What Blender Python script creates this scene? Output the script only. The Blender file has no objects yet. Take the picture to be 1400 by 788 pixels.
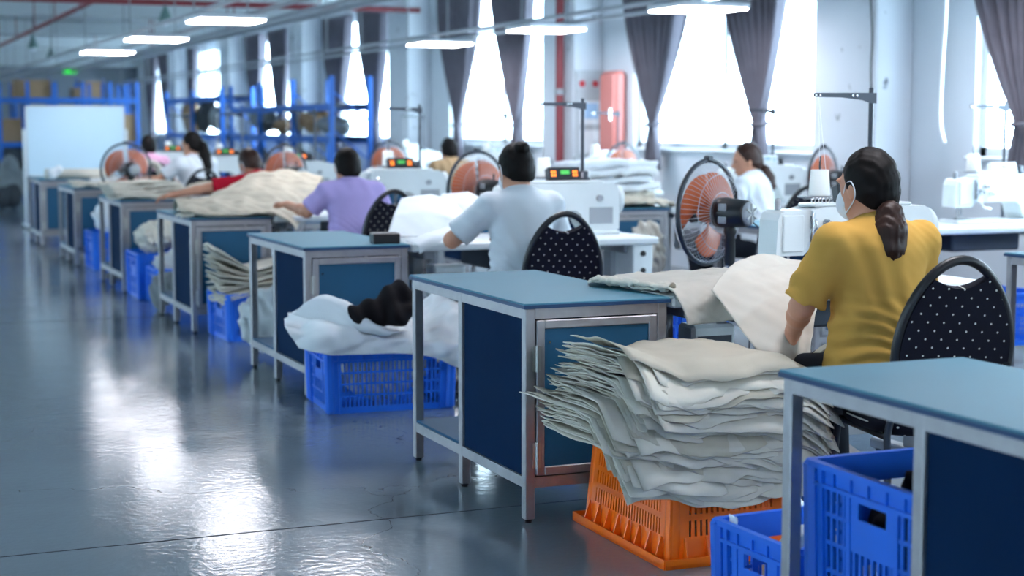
import bpy, math, random
import numpy as np
from mathutils import Vector, Matrix, Euler

random.seed(7)
R = math.radians
SC = bpy.context.scene
COL = SC.collection

# ------------------------------------------------------------------ camera
H_EYE = 1.3386
cam_d = bpy.data.cameras.new('camera')
cam_d.sensor_width = 36.0
cam_d.lens = 36.0 * 2200 / 1400
cam_d.clip_start = 0.1
cam_d.clip_end = 200
cam_d.dof.use_dof = True
cam_d.dof.focus_distance = 5.35
cam_d.dof.aperture_fstop = 2.5
cam = bpy.data.objects.new('camera', cam_d)
COL.objects.link(cam)
cam.location = (0, 0, H_EYE)
cam.rotation_euler = (math.pi / 2 - 0.1001, 0, -0.3983)
SC.camera = cam

# ------------------------------------------------------------------ world (bright overcast sky) and exposure
world = bpy.data.worlds.new('overcast_sky')
SC.world = world
world.use_nodes = True
bg = world.node_tree.nodes['Background']
bg.inputs['Color'].default_value = (0.60, 0.83, 1.0, 1)
bg.inputs['Strength'].default_value = 9.0
SC.view_settings.view_transform = 'Standard'
SC.view_settings.look = 'None'
SC.view_settings.gamma = 1
SC.view_settings.use_curve_mapping = False
SC.view_settings.exposure = 1.3

# ------------------------------------------------------------------ materials
def lin(c):
    c = c.lstrip('#')
    v = [int(c[i:i + 2], 16) / 255 for i in (0, 2, 4)]
    return [(x / 12.92 if x <= .04045 else ((x + .055) / 1.055) ** 2.4) for x in v] + [1]

MATS = {}
def mat(name, color, rough=.6, metal=0.0, var=.08, scale=8.0, bump=0.0, bscale=60.0, spec=.5,
        emit=None, estr=0.0, transl=0.0, stretch=None):
    m = bpy.data.materials.new(name)
    m.use_nodes = True
    nt = m.node_tree
    b = nt.nodes['Principled BSDF']
    c = lin(color)
    tc = nt.nodes.new('ShaderNodeTexCoord')
    mp = nt.nodes.new('ShaderNodeMapping')
    nt.links.new(tc.outputs['Object'], mp.inputs['Vector'])
    if stretch:
        mp.inputs['Scale'].default_value = stretch
    nz = nt.nodes.new('ShaderNodeTexNoise')
    nz.inputs['Scale'].default_value = scale
    nz.inputs['Detail'].default_value = 4
    nt.links.new(mp.outputs['Vector'], nz.inputs['Vector'])
    rp = nt.nodes.new('ShaderNodeMapRange')
    rp.inputs['To Min'].default_value = 1 - var * 2
    rp.inputs['To Max'].default_value = 1 + var * 2
    nt.links.new(nz.outputs['Fac'], rp.inputs['Value'])
    mx = nt.nodes.new('ShaderNodeMix')
    mx.data_type = 'RGBA'
    mx.blend_type = 'MULTIPLY'
    mx.inputs[0].default_value = 1
    mx.inputs[6].default_value = c
    nt.links.new(rp.outputs['Result'], mx.inputs[7])
    nt.links.new(mx.outputs[2], b.inputs['Base Color'])
    b.inputs['Roughness'].default_value = rough
    b.inputs['Metallic'].default_value = metal
    b.inputs['Specular IOR Level'].default_value = spec
    if bump:
        n2 = nt.nodes.new('ShaderNodeTexNoise')
        n2.inputs['Scale'].default_value = bscale
        n2.inputs['Detail'].default_value = 3
        nt.links.new(mp.outputs['Vector'], n2.inputs['Vector'])
        bp = nt.nodes.new('ShaderNodeBump')
        bp.inputs['Strength'].default_value = bump
        bp.inputs['Distance'].default_value = .01
        nt.links.new(n2.outputs['Fac'], bp.inputs['Height'])
        nt.links.new(bp.outputs['Normal'], b.inputs['Normal'])
    if emit:
        b.inputs['Emission Color'].default_value = lin(emit)
        b.inputs['Emission Strength'].default_value = estr
    if transl:
        tr = nt.nodes.new('ShaderNodeBsdfTranslucent')
        nt.links.new(mx.outputs[2], tr.inputs['Color'])
        ms = nt.nodes.new('ShaderNodeMixShader')
        ms.inputs[0].default_value = transl
        nt.links.new(b.outputs[0], ms.inputs[1])
        nt.links.new(tr.outputs[0], ms.inputs[2])
        nt.links.new(ms.outputs[0], nt.nodes['Material Output'].inputs['Surface'])
    MATS[name] = m
    return m

def glass_mat(name, tint=(1, 1, 1, 1), gl=.06):
    m = bpy.data.materials.new(name)
    m.use_nodes = True
    nt = m.node_tree
    nt.nodes.remove(nt.nodes['Principled BSDF'])
    t = nt.nodes.new('ShaderNodeBsdfTransparent')
    t.inputs['Color'].default_value = tint
    g = nt.nodes.new('ShaderNodeBsdfGlossy')
    g.inputs['Roughness'].default_value = .05
    ms = nt.nodes.new('ShaderNodeMixShader')
    ms.inputs[0].default_value = gl
    nt.links.new(t.outputs[0], ms.inputs[1])
    nt.links.new(g.outputs[0], ms.inputs[2])
    nt.links.new(ms.outputs[0], nt.nodes['Material Output'].inputs['Surface'])
    MATS[name] = m
    return m

def floor_mat():
    m = mat('floor_epoxy', '#75818a', rough=.3, var=.10, scale=.9, bump=.0, spec=.55)
    nt = m.node_tree
    b = nt.nodes['Principled BSDF']
    tc = nt.nodes.new('ShaderNodeTexCoord')
    # fine orange-peel and broader trowel relief
    n1 = nt.nodes.new('ShaderNodeTexNoise'); n1.inputs['Scale'].default_value = 34; n1.inputs['Detail'].default_value = 5
    n2 = nt.nodes.new('ShaderNodeTexNoise'); n2.inputs['Scale'].default_value = 4.5; n2.inputs['Detail'].default_value = 2
    for n in (n1, n2):
        nt.links.new(tc.outputs['Object'], n.inputs['Vector'])
    add = nt.nodes.new('ShaderNodeMath'); add.operation = 'MULTIPLY_ADD'
    add.inputs[1].default_value = 1.2
    nt.links.new(n2.outputs['Fac'], add.inputs[0]); nt.links.new(n1.outputs['Fac'], add.inputs[2])
    bp = nt.nodes.new('ShaderNodeBump'); bp.inputs['Strength'].default_value = .09; bp.inputs['Distance'].default_value = .012
    nt.links.new(add.outputs[0], bp.inputs['Height'])
    nt.links.new(bp.outputs['Normal'], b.inputs['Normal'])
    # scuffs: stretched noise raising roughness
    n3 = nt.nodes.new('ShaderNodeTexNoise'); n3.inputs['Scale'].default_value = 1.6; n3.inputs['Detail'].default_value = 6
    nt.links.new(tc.outputs['Object'], n3.inputs['Vector'])
    r3 = nt.nodes.new('ShaderNodeMapRange'); r3.inputs['From Min'].default_value = .35; r3.inputs['From Max'].default_value = .7
    r3.inputs['To Min'].default_value = .09; r3.inputs['To Max'].default_value = .17
    nt.links.new(n3.outputs['Fac'], r3.inputs['Value']); nt.links.new(r3.outputs['Result'], b.inputs['Roughness'])
    # hairline cracks: thin voronoi edges, masked
    wv = nt.nodes.new('ShaderNodeTexNoise'); wv.inputs['Scale'].default_value = 3; wv.inputs['Detail'].default_value = 4
    nt.links.new(tc.outputs['Object'], wv.inputs['Vector'])
    vm = nt.nodes.new('ShaderNodeVectorMath'); vm.operation = 'MULTIPLY_ADD'
    nt.links.new(wv.outputs['Color'], vm.inputs[0]); vm.inputs[1].default_value = (.5, .5, .5)
    nt.links.new(tc.outputs['Object'], vm.inputs[2])
    vo = nt.nodes.new('ShaderNodeTexVoronoi'); vo.feature = 'DISTANCE_TO_EDGE'; vo.inputs['Scale'].default_value = .45
    nt.links.new(vm.outputs[0], vo.inputs['Vector'])
    lt = nt.nodes.new('ShaderNodeMath'); lt.operation = 'LESS_THAN'; lt.inputs[1].default_value = .0006
    nt.links.new(vo.outputs['Distance'], lt.inputs[0])
    mx = nt.nodes.new('ShaderNodeMix'); mx.data_type = 'RGBA'
    src = b.inputs['Base Color'].links[0].from_socket
    nt.links.new(lt.outputs[0], mx.inputs[0]); nt.links.new(src, mx.inputs[6]); mx.inputs[7].default_value = lin('#3a434b')
    nt.links.new(mx.outputs[2], b.inputs['Base Color'])
    return m

def dots_mat():
    m = mat('dotted_navy_fabric', '#12131f', rough=.9, var=.1, scale=40, bump=.2, bscale=300, spec=.2)
    nt = m.node_tree; b = nt.nodes['Principled BSDF']
    tc = nt.nodes.new('ShaderNodeTexCoord')
    mp = nt.nodes.new('ShaderNodeMapping')
    mp.inputs['Rotation'].default_value = (0, R(42), 0)
    mp.inputs['Scale'].default_value = (27, 0.0, 27)
    nt.links.new(tc.outputs['Object'], mp.inputs['Vector'])
    fr = nt.nodes.new('ShaderNodeVectorMath'); fr.operation = 'FRACTION'
    nt.links.new(mp.outputs[0], fr.inputs[0])
    sb = nt.nodes.new('ShaderNodeVectorMath'); sb.operation = 'SUBTRACT'; sb.inputs[1].default_value = (.5, 0, .5)
    nt.links.new(fr.outputs[0], sb.inputs[0])
    ln = nt.nodes.new('ShaderNodeVectorMath'); ln.operation = 'LENGTH'
    nt.links.new(sb.outputs[0], ln.inputs[0])
    lt = nt.nodes.new('ShaderNodeMath'); lt.operation = 'LESS_THAN'; lt.inputs[1].default_value = .085
    nt.links.new(ln.outputs['Value'], lt.inputs[0])
    mx = nt.nodes.new('ShaderNodeMix'); mx.data_type = 'RGBA'
    src = b.inputs['Base Color'].links[0].from_socket
    nt.links.new(lt.outputs[0], mx.inputs[0]); nt.links.new(src, mx.inputs[6]); mx.inputs[7].default_value = lin('#c8c8c0')
    nt.links.new(mx.outputs[2], b.inputs['Base Color'])
    return m

def scuffed_wall(name, color):
    m = mat(name, color, rough=.75, var=.05, scale=1.5, bump=.05, bscale=20)
    nt = m.node_tree; b = nt.nodes['Principled BSDF']
    tc = nt.nodes.new('ShaderNodeTexCoord')
    vo = nt.nodes.new('ShaderNodeTexNoise'); vo.inputs['Scale'].default_value = 5.5; vo.inputs['Detail'].default_value = 5
    nt.links.new(tc.outputs['Object'], vo.inputs['Vector'])
    r = nt.nodes.new('ShaderNodeMapRange'); r.inputs['From Min'].default_value = .66; r.inputs['From Max'].default_value = .72
    nt.links.new(vo.outputs['Fac'], r.inputs['Value'])
    mx = nt.nodes.new('ShaderNodeMix'); mx.data_type = 'RGBA'
    src = b.inputs['Base Color'].links[0].from_socket
    nt.links.new(r.outputs['Result'], mx.inputs[0]); nt.links.new(src, mx.inputs[6]); mx.inputs[7].default_value = lin('#6d727a')
    nt.links.new(mx.outputs[2], b.inputs['Base Color'])
    return m

floor_mat(); dots_mat(); glass_mat('window_glass'); glass_mat('clear_plastic', (.93, .96, 1, 1), .12)
scuffed_wall('pillar_paint', '#c3c8cf')
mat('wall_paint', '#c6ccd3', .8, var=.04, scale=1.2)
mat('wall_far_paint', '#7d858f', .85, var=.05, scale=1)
mat('ceiling_paint', '#b9c2c6', .9, var=.04, scale=.7)
mat('window_frame_white', '#d5dbe0', .45, var=.02)
mat('curtain_cloth', '#6b6871', .9, var=.10, scale=6, transl=.22, bump=.2, bscale=200, spec=.1)
mat('bench_top_blue', '#447d91', .58, var=.05, scale=3, bump=.04, bscale=150, spec=.28)
mat('bench_top_edge', '#123a63', .5, var=.04)
mat('bench_panel_teal', '#0d5073', .65, var=.08, scale=2.2, bump=.03, bscale=40)
mat('bench_panel_navy', '#062444', .8, var=.08, scale=2.2, bump=.03, bscale=40, spec=.08)
mat('galvanised_steel', '#a3a1a4', .42, metal=.75, var=.10, scale=18, bump=.05, bscale=120)
mat('hinge_steel', '#b4b4b2', .35, metal=.8, var=.06)
mat('sewing_top_white', '#d4dadd', .35, var=.03, scale=3)
mat('machine_grey', '#c3cacc', .35, var=.03, scale=10)
mat('machine_white', '#dfe5e6', .32, var=.03, scale=10)
mat('chrome', '#d8d8d8', .15, metal=1.0, var=.02)
mat('dark_metal', '#3b3f47', .4, metal=.5, var=.05)
mat('black_plastic', '#14161b', .4, var=.05)
mat('grey_plastic', '#8d9298', .45, var=.05)
mat('panel_dark', '#23262c', .3, var=.04)
mat('led_orange', '#ff8a2a', .4, emit='#ff7a18', estr=.9)
mat('lcd_green', '#4aa54a', .4, emit='#3fae4a', estr=.25)
mat('thread_white', '#e6e6e2', .8, var=.04, scale=60, stretch=(1, 1, 40))
mat('thread_fine', '#e8ecef', .6, var=.0)
mat('crate_blue', '#1f6bdd', .38, var=.05, scale=5, spec=.5)
mat('crate_orange', '#ff7206', .36, var=.05, scale=5, spec=.5)
mat('canvas_beige', '#c9c3b8', .92, var=.07, scale=7, bump=.25, bscale=450, spec=.15)
mat('canvas_cream', '#d0cabd', .92, var=.06, scale=7, bump=.25, bscale=450, spec=.15)
mat('canvas_tan', '#bbb3a3', .92, var=.07, scale=7, bump=.25, bscale=450, spec=.15)
mat('padding_white', '#d9dee2', .85, var=.03, scale=5, bump=.1, bscale=200, spec=.2)
mat('plastic_film', '#d3d8da', .3, var=.05, scale=9, transl=.35)
mat('black_cloth', '#151317', .9, var=.15, scale=15, bump=.3, bscale=200, spec=.15)
mat('fan_orange', '#c9683c', .4, var=.04, transl=.25)
mat('fan_ring_dark', '#1b2330', .45, var=.05)
mat('fan_wire', '#b9bec4', .35, metal=.6, var=.03)
mat('rack_blue', '#1f62b8', .45, var=.06, scale=5)
mat('cardboard', '#9c7f62', .9, var=.08, scale=5)
mat('sack_grey', '#7d8387', .9, var=.15, scale=5, bump=.3, bscale=20)
mat('sack_dark', '#3c4148', .9, var=.15, scale=5, bump=.3, bscale=20)
mat('whiteboard_white', '#b9d4e4', .3, var=.03, scale=1.5)
mat('alu_frame', '#c8ced3', .35, metal=.6, var=.03)
mat('exit_green', '#12b32a', .4, emit='#12c02c', estr=.6)
mat('lamp_diffuser', '#ffffff', .4, emit='#fbf8ff', estr=11.0)
mat('lamp_body', '#cfd3d8', .5, var=.02)
mat('pipe_red', '#7d2b33', .5, var=.1, scale=4)
mat('pipe_grey', '#8f949b', .5, var=.06)
mat('pendant_green', '#5d7d79', .5, var=.06)
mat('fire_red_veiled', '#bd7068', .45, var=.04)  # cabinet red paled to pink; the veil of window glare is in the colour
mat('notice_grey', '#a9b0b6', .6, var=.05)
mat('paper_white', '#dfe5ea', .8, var=.02)
mat('red_mark', '#b0353a', .7, var=.05)
mat('blue_mark', '#9fc4e4', .7, var=.05)
mat('cable_white', '#e4e8ea', .5, var=.02)
mat('cable_dark', '#30343a', .6, var=.02)
mat('wood_brown', '#8a6342', .7, var=.12, scale=4, stretch=(8, 8, 1))
mat('shelf_dark', '#2c3744', .7, var=.06)
mat('skin', '#c08a70', .55, var=.05, scale=20, spec=.35)
mat('hair_black', '#0d0a0a', .58, var=.25, scale=30, stretch=(9, 9, .6), spec=.14)
mat('hair_brown', '#2c1913', .5, var=.30, scale=30, stretch=(9, 9, .6), spec=.25)
mat('shirt_yellow', '#bc9148', .9, var=.05, scale=6, bump=.15, bscale=500, spec=.1)
mat('shirt_white', '#c9d0d6', .9, var=.04, scale=6, bump=.15, bscale=500, spec=.1)
mat('shirt_lilac', '#ab9ccf', .9, var=.04, scale=6, bump=.15, bscale=500, spec=.1)
mat('shirt_red', '#a3182b', .9, var=.05, scale=6, bump=.15, bscale=500, spec=.1)
mat('shirt_pink', '#c99ab4', .9, var=.05, scale=6, bump=.15, bscale=500, spec=.1)
mat('shirt_tan', '#a68a6a', .9, var=.05, scale=6, bump=.15, bscale=500, spec=.1)
mat('trouser_dark', '#1d2129', .9, var=.08, scale=8, spec=.15)
mat('mask_white', '#d9dfe6', .8, var=.02)
mat('eye_dark', '#120e0c', .2, var=0)
mat('lip', '#9a5548', .5, var=.02)

# ------------------------------------------------------------------ mesh helpers
def catmull(n, m):
    """interpolation matrix m x n through n control values"""
    A = np.zeros((m, n))
    for j, t in enumerate(np.linspace(0, n - 1, m)):
        i = min(int(t), n - 2); u = t - i
        w = (-.5 * u + u * u - .5 * u ** 3, 1 - 2.5 * u * u + 1.5 * u ** 3,
             .5 * u + 2 * u * u - 1.5 * u ** 3, -.5 * u * u + .5 * u ** 3)
        for k in range(4):
            A[j, min(max(i - 1 + k, 0), n - 1)] += w[k]
    return A

def wob(P, seed, freq, n=5):
    """smooth pseudo noise in about -1..1 for points P (...,3)"""
    rs = np.random.RandomState(seed)
    out = np.zeros(P.shape[:-1])
    for i in range(n):
        d = rs.normal(size=3); d /= np.linalg.norm(d)
        out += np.sin((P @ d) * freq * rs.uniform(.6, 1.7) + rs.uniform(0, 6.28))
    return out / (n ** .5) * .8

class MB:
    def __init__(s):
        s.v = []; s.f = []; s.smooth = []
    def raw(s, verts, faces, smooth=False):
        o = len(s.v)
        s.v += [tuple(map(float, p)) for p in verts]
        s.f += [[i + o for i in f] for f in faces]
        s.smooth += [smooth] * len(faces)
        return s
    def box(s, x0, x1, y0, y1, z0, z1, M=None, bev=0.0):
        if bev <= 0:
            vs = [(x, y, z) for x in (x0, x1) for y in (y0, y1) for z in (z0, z1)]
            fs = [(0, 1, 3, 2), (4, 6, 7, 5), (0, 4, 5, 1), (2, 3, 7, 6), (0, 2, 6, 4), (1, 5, 7, 3)]
        else:
            b = min(bev, (x1 - x0) / 2.01, (y1 - y0) / 2.01, (z1 - z0) / 2.01)
            vs = []
            for sx in (0, 1):
                for sy in (0, 1):
                    for sz in (0, 1):
                        X = x1 if sx else x0; Y = y1 if sy else y0; Z = z1 if sz else z0
                        dx = -b if sx else b; dy = -b if sy else b; dz = -b if sz else b
                        vs += [(X, Y + dy, Z + dz), (X + dx, Y, Z + dz), (X + dx, Y + dy, Z)]
            def I(sx, sy, sz, a): return (sx * 4 + sy * 2 + sz) * 3 + a
            fs = []
            for a in range(3):
                for sgn in (0, 1):
                    cs = [(0, 0), (1, 0), (1, 1), (0, 1)]
                    q = []
                    for (p, r) in cs:
                        t = [0, 0, 0]; t[a] = sgn; t[(a + 1) % 3] = p; t[(a + 2) % 3] = r
                        q.append(I(*t, a))
                    fs.append(q if sgn else q[::-1])
            for a in range(3):
                b_, c_ = (a + 1) % 3, (a + 2) % 3
                for p in (0, 1):
                    for r in (0, 1):
                        t0 = [0, 0, 0]; t0[b_] = p; t0[c_] = r
                        t1 = list(t0); t1[a] = 1
                        q = [I(*t0, b_), I(*t1, b_), I(*t1, c_), I(*t0, c_)]
                        fs.append(q if p == r else q[::-1])
            for sx in (0, 1):
                for sy in (0, 1):
                    for sz in (0, 1):
                        q = [I(sx, sy, sz, 0), I(sx, sy, sz, 1), I(sx, sy, sz, 2)]
                        fs.append(q if (sx + sy + sz) % 2 == 1 else q[::-1])
        if M is not None:
            vs = [tuple(M @ Vector(p)) for p in vs]
        return s.raw(vs, fs)
    def tube(s, path, r, n=8, cap=True, smooth=True, closed=False):
        P = [Vector(p) for p in path]
        rr = r if hasattr(r, '__len__') else [r] * len(P)
        vs = []; fs = []
        up = None
        m = len(P)
        for i, p in enumerate(P):
            if closed:
                t = (P[(i + 1) % m] - P[i - 1]).normalized()
            else:
                t = (P[min(i + 1, m - 1)] - P[max(i - 1, 0)]).normalized()
            if up is None:
                up = Vector((0, 0, 1)) if abs(t.z) < .9 else Vector((0, 1, 0))
            a = t.cross(up)
            if a.length < 1e-6:
                a = t.orthogonal()
            a.normalize(); up = a.cross(t).normalized()
            for k in range(n):
                th = 2 * math.pi * k / n
                vs.append(p + (a * math.cos(th) + up * math.sin(th)) * rr[i])
        segs = m if closed else m - 1
        for i in range(segs):
            j = (i + 1) % m
            for k in range(n):
                k2 = (k + 1) % n
                fs.append((i * n + k, i * n + k2, j * n + k2, j * n + k))
        s.raw(vs, fs, smooth)
        if cap and not closed:
            s.raw(vs[:n], [tuple(range(n))[::-1]])
            s.raw(vs[-n:], [tuple(range(n))])
        return s
    def lathe(s, prof, n=20, M=None, smooth=True):
        """prof: list of (radius, z)"""
        vs = []; fs = []
        for (r, z) in prof:
            for k in range(n):
                th = 2 * math.pi * k / n
                p = Vector((r * math.cos(th), r * math.sin(th), z))
                vs.append(tuple(M @ p) if M is not None else tuple(p))
        for i in range(len(prof) - 1):
            for k in range(n):
                k2 = (k + 1) % n
                fs.append((i * n + k, i * n + k2, (i + 1) * n + k2, (i + 1) * n + k))
        s.raw(vs, fs, smooth)
        if prof[0][0] > 1e-4: s.raw(vs[:n], [tuple(range(n))[::-1]])
        if prof[-1][0] > 1e-4: s.raw(vs[-n:], [tuple(range(n))])
        return s
    def prism(s, poly, d0, d1, axis='y', M=None):
        """extrude a 2-D polygon; axis y -> poly in (x,z), x -> (y,z), z -> (x,y)"""
        def P(a, b, d):
            p = {'y': (a, d, b), 'x': (d, a, b), 'z': (a, b, d)}[axis]
            return tuple(M @ Vector(p)) if M is not None else p
        n = len(poly)
        vs = [P(a, b, d0) for a, b in poly] + [P(a, b, d1) for a, b in poly]
        fs = [tuple(range(n)), tuple(range(n, 2 * n))[::-1]]
        fs += [((i + 1) % n, i, n + i, n + (i + 1) % n) for i in range(n)]
        return s.raw(vs, fs)
    def sheet(s, P, th=.004):
        """P (m,n,3) grid -> closed thin sheet"""
        m, n = P.shape[:2]
        du = np.gradient(P, axis=0); dv = np.gradient(P, axis=1)
        N = np.cross(du, dv); N /= (np.linalg.norm(N, axis=2, keepdims=True) + 1e-9)
        A = (P + N * th / 2).reshape(-1, 3); B = (P - N * th / 2).reshape(-1, 3)
        o = m * n
        fs = []
        for i in range(m - 1):
            for j in range(n - 1):
                a, b, c, d = i * n + j, (i + 1) * n + j, (i + 1) * n + j + 1, i * n + j + 1
                fs.append((a, b, c, d)); fs.append((o + d, o + c, o + b, o + a))
        ring = [i * n for i in range(m)] + [(m - 1) * n + j for j in range(1, n)] + \
               [i * n + n - 1 for i in range(m - 2, -1, -1)] + [j for j in range(n - 2, 0, -1)]
        for a, b in zip(ring, ring[1:] + ring[:1]):
            fs.append((b, a, o + a, o + b))
        return s.raw(np.vstack([A, B]), fs, True)
    def mesh(s, name, m):
        me = bpy.data.meshes.new(name)
        me.from_pydata(s.v, [], s.f)
        if any(s.smooth):
            me.polygons.foreach_set('use_smooth', s.smooth)
        me.materials.append(MATS[m])
        me.update()
        return me
    def build(s, name, m, parent=None, fix=True):
        me = s.mesh(name, m)
        if fix:
            import bmesh
            bm = bmesh.new(); bm.from_mesh(me)
            bmesh.ops.recalc_face_normals(bm, faces=bm.faces)
            bm.to_mesh(me); bm.free()
        o = bpy.data.objects.new(name, me)
        COL.objects.link(o)
        if parent is not None:
            o.parent = parent
        return o

def tag(o, label, cat, group=None):
    o['label'] = label; o['category'] = cat
    if group: o['group'] = group
    return o
def struct(o, label=None):
    o['kind'] = 'structure'
    if label: o['label'] = label
    return o
def empty(name, loc=(0, 0, 0), rz=0.0):
    o = bpy.data.objects.new(name, None)
    o.empty_display_size = .1
    COL.objects.link(o)
    o.location = loc; o.rotation_euler = (0, 0, rz)
    return o
def dup(root, loc=None, rz=None, label=None, group=None):
    def rec(o, par):
        c = o.copy(); COL.objects.link(c)
        if par is not None: c.parent = par
        for ch in list(o.children): rec(ch, c)
        return c
    r = rec(root, None)
    if loc is not None: r.location = loc
    if rz is not None: r.rotation_euler = (0, 0, rz)
    if label: r['label'] = label
    if group: r['group'] = group
    return r
def hanging(ctrl, mu=24, mv=24):
    C = np.array(ctrl, float)
    A = catmull(C.shape[0], mu); B = catmull(C.shape[1], mv)
    return np.einsum('ia,abk,jb->ijk', A, C, B)

# ------------------------------------------------------------------ implicit surfaces (people, bundles)
class SDF:
    def __init__(s): s.p = []; s.cut = []; s.disp = None
    def cap(s, a, b, r1, r2=None, k=.02):
        s.p.append(('c', np.array(a, float), np.array(b, float), r1, r1 if r2 is None else r2, k)); return s
    def ell(s, c, r, k=.02, M=None):
        s.p.append(('e', np.array(c, float), np.array(r, float), M, None, k)); return s
    def mesh_arrays(s, h):
        lo = np.full(3, 1e9); hi = -lo
        bbs = []
        for q in s.p:
            if q[0] == 'c':
                m = max(q[3], q[4]); a = np.minimum(q[1], q[2]) - m; b = np.maximum(q[1], q[2]) + m
            else:
                m = q[2].max() if q[3] is not None else q[2]; a = q[1] - m; b = q[1] + m
            bbs.append((a, b)); lo = np.minimum(lo, a); hi = np.maximum(hi, b)
        lo -= 4 * h + .02; hi += 4 * h + .02
        n = np.ceil((hi - lo) / h).astype(int) + 1
        f = np.full(n, .06, np.float32)
        ax = [lo[i] + h * np.arange(n[i]) for i in range(3)]
        for q, (a, b) in zip(s.p, bbs):
            k = q[5]; mg = .045
            i0 = np.maximum(((a - mg - lo) / h).astype(int), 0); i1 = np.minimum(((b + mg - lo) / h).astype(int) + 2, n)
            sl = tuple(slice(i0[i], i1[i]) for i in range(3))
            X = ax[0][sl[0]][:, None, None]; Y = ax[1][sl[1]][None, :, None]; Z = ax[2][sl[2]][None, None, :]
            if q[0] == 'c':
                A, B, r1, r2 = q[1:5]; ba = B - A; L = max(ba @ ba, 1e-9)
                px, py, pz = X - A[0], Y - A[1], Z - A[2]
                t = np.clip((px * ba[0] + py * ba[1] + pz * ba[2]) / L, 0, 1)
                d = np.sqrt((px - t * ba[0]) ** 2 + (py - t * ba[1]) ** 2 + (pz - t * ba[2]) ** 2) - (r1 + (r2 - r1) * t)
            else:
                c, r, M = q[1:4]
                px, py, pz = X - c[0], Y - c[1], Z - c[2]
                if M is not None:
                    m = np.array(M.transposed())
                    px, py, pz = (m[0, 0] * px + m[0, 1] * py + m[0, 2] * pz, m[1, 0] * px + m[1, 1] * py + m[1, 2] * pz,
                                  m[2, 0] * px + m[2, 1] * py + m[2, 2] * pz)
                k0 = np.sqrt((px / r[0]) ** 2 + (py / r[1]) ** 2 + (pz / r[2]) ** 2)
                k1 = np.sqrt((px / r[0] ** 2) ** 2 + (py / r[1] ** 2) ** 2 + (pz / r[2] ** 2) ** 2) + 1e-6
                d = k0 * (k0 - 1) / k1
            g = f[sl]
            hh = np.clip(.5 + .5 * (g - d) / k, 0, 1)
            f[sl] = g + (d - g) * hh - k * hh * (1 - hh)
        G = np.stack(np.meshgrid(*ax, indexing='ij'), -1) if (s.cut or s.disp) else None
        for c in s.cut: f = np.maximum(f, c(G))
        if s.disp: f = f + s.disp(G)
        f[0] = f[-1] = .05; f[:, 0] = f[:, -1] = .05; f[:, :, 0] = f[:, :, -1] = .05
        # naive surface nets
        ins = f < 0
        c = np.zeros(tuple(n - 1), int)
        for i in (0, 1):
            for j in (0, 1):
                for k in (0, 1):
                    c += ins[i:n[0] - 1 + i, j:n[1] - 1 + j, k:n[2] - 1 + k]
        act = (c > 0) & (c < 8)
        idx = np.full(act.shape, -1); cells = np.argwhere(act); idx[act] = np.arange(len(cells))
        acc = np.zeros((len(cells), 3)); cnt = np.zeros(len(cells))
        corners = [(i, j, k) for i in (0, 1) for j in (0, 1) for k in (0, 1)]
        for a in corners:
            for b in corners:
                if sum(b) - sum(a) == 1 and all(y >= x for x, y in zip(a, b)):
                    fa = f[tuple((cells + a).T)]; fb = f[tuple((cells + b).T)]
                    m = (fa < 0) != (fb < 0)
                    t = np.where(m, fa / np.where(m, fa - fb, 1), 0)[:, None]
                    acc += np.where(m[:, None], np.array(a) + t * (np.array(b) - np.array(a)), 0); cnt += m
        V = (cells + acc / cnt[:, None]) * h + lo
        faces = []
        for ax_ in range(3):
            sl0 = [slice(None)] * 3; sl1 = [slice(None)] * 3
            sl0[ax_] = slice(0, -1); sl1[ax_] = slice(1, None)
            x = ins[tuple(sl0)] != ins[tuple(sl1)]
            e = np.argwhere(x); pos = ins[tuple(sl0)][x]
            u, w = (ax_ + 1) % 3, (ax_ + 2) % 3
            du = np.zeros(3, int); du[u] = 1; dw = np.zeros(3, int); dw[w] = 1
            q = [idx[tuple((e - x_).T)] for x_ in (0 * du, du, du + dw, dw)]
            Q = np.stack(q, 1); Q[pos] = Q[pos][:, ::-1]
            faces.append(Q[:, ::-1])
        return V, np.vstack(faces)
    def build(s, name, m, parent=None, h=.01):
        V, Fc = s.mesh_arrays(h)
        me = bpy.data.meshes.new(name)
        me.from_pydata(V.tolist(), [], Fc.tolist())
        me.polygons.foreach_set('use_smooth', [True] * len(me.polygons))
        me.materials.append(MATS[m]); me.update()
        o = bpy.data.objects.new(name, me); COL.objects.link(o)
        if parent is not None: o.parent = parent
        return o

# ------------------------------------------------------------------ room shell
WX = 7.43            # inner face of window wall
YB = 42.9            # back wall
XL = -6.5
YN = -5.5
ZC = 3.28
WIN_C = [2.30 + 5.25 * i for i in range(-1, 8)]      # window centres along the wall
WHALF = 1.70
ZS, ZT = 1.13, 2.99
struct(MB().box(XL - .3, WX + .3, YN - .3, YB + .3, -.2, 0).build('floor', 'floor_epoxy'), 'glossy grey epoxy factory floor with hairline cracks')
struct(MB().box(XL - .3, WX + .3, YN - .3, YB + .3, ZC, ZC + .2).build('ceiling', 'ceiling_paint'), 'pale grey ceiling of the sewing hall')
struct(MB().box(XL - .25, WX + .3, YN - .25, YN, 0, ZC).build('wall_near', 'wall_paint'))
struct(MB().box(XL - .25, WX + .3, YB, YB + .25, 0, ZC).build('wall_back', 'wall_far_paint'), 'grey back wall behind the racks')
WIN_L = WIN_C[0::2]                                   # unseen left windows added for light inferred there, thinned to weaken it
edges = [YN] + [e for c in WIN_C for e in (c - WHALF, c + WHALF)] + [YB]
edgesl = [YN] + [e for c in WIN_L for e in (c - WHALF, c + WHALF)] + [YB]
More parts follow.
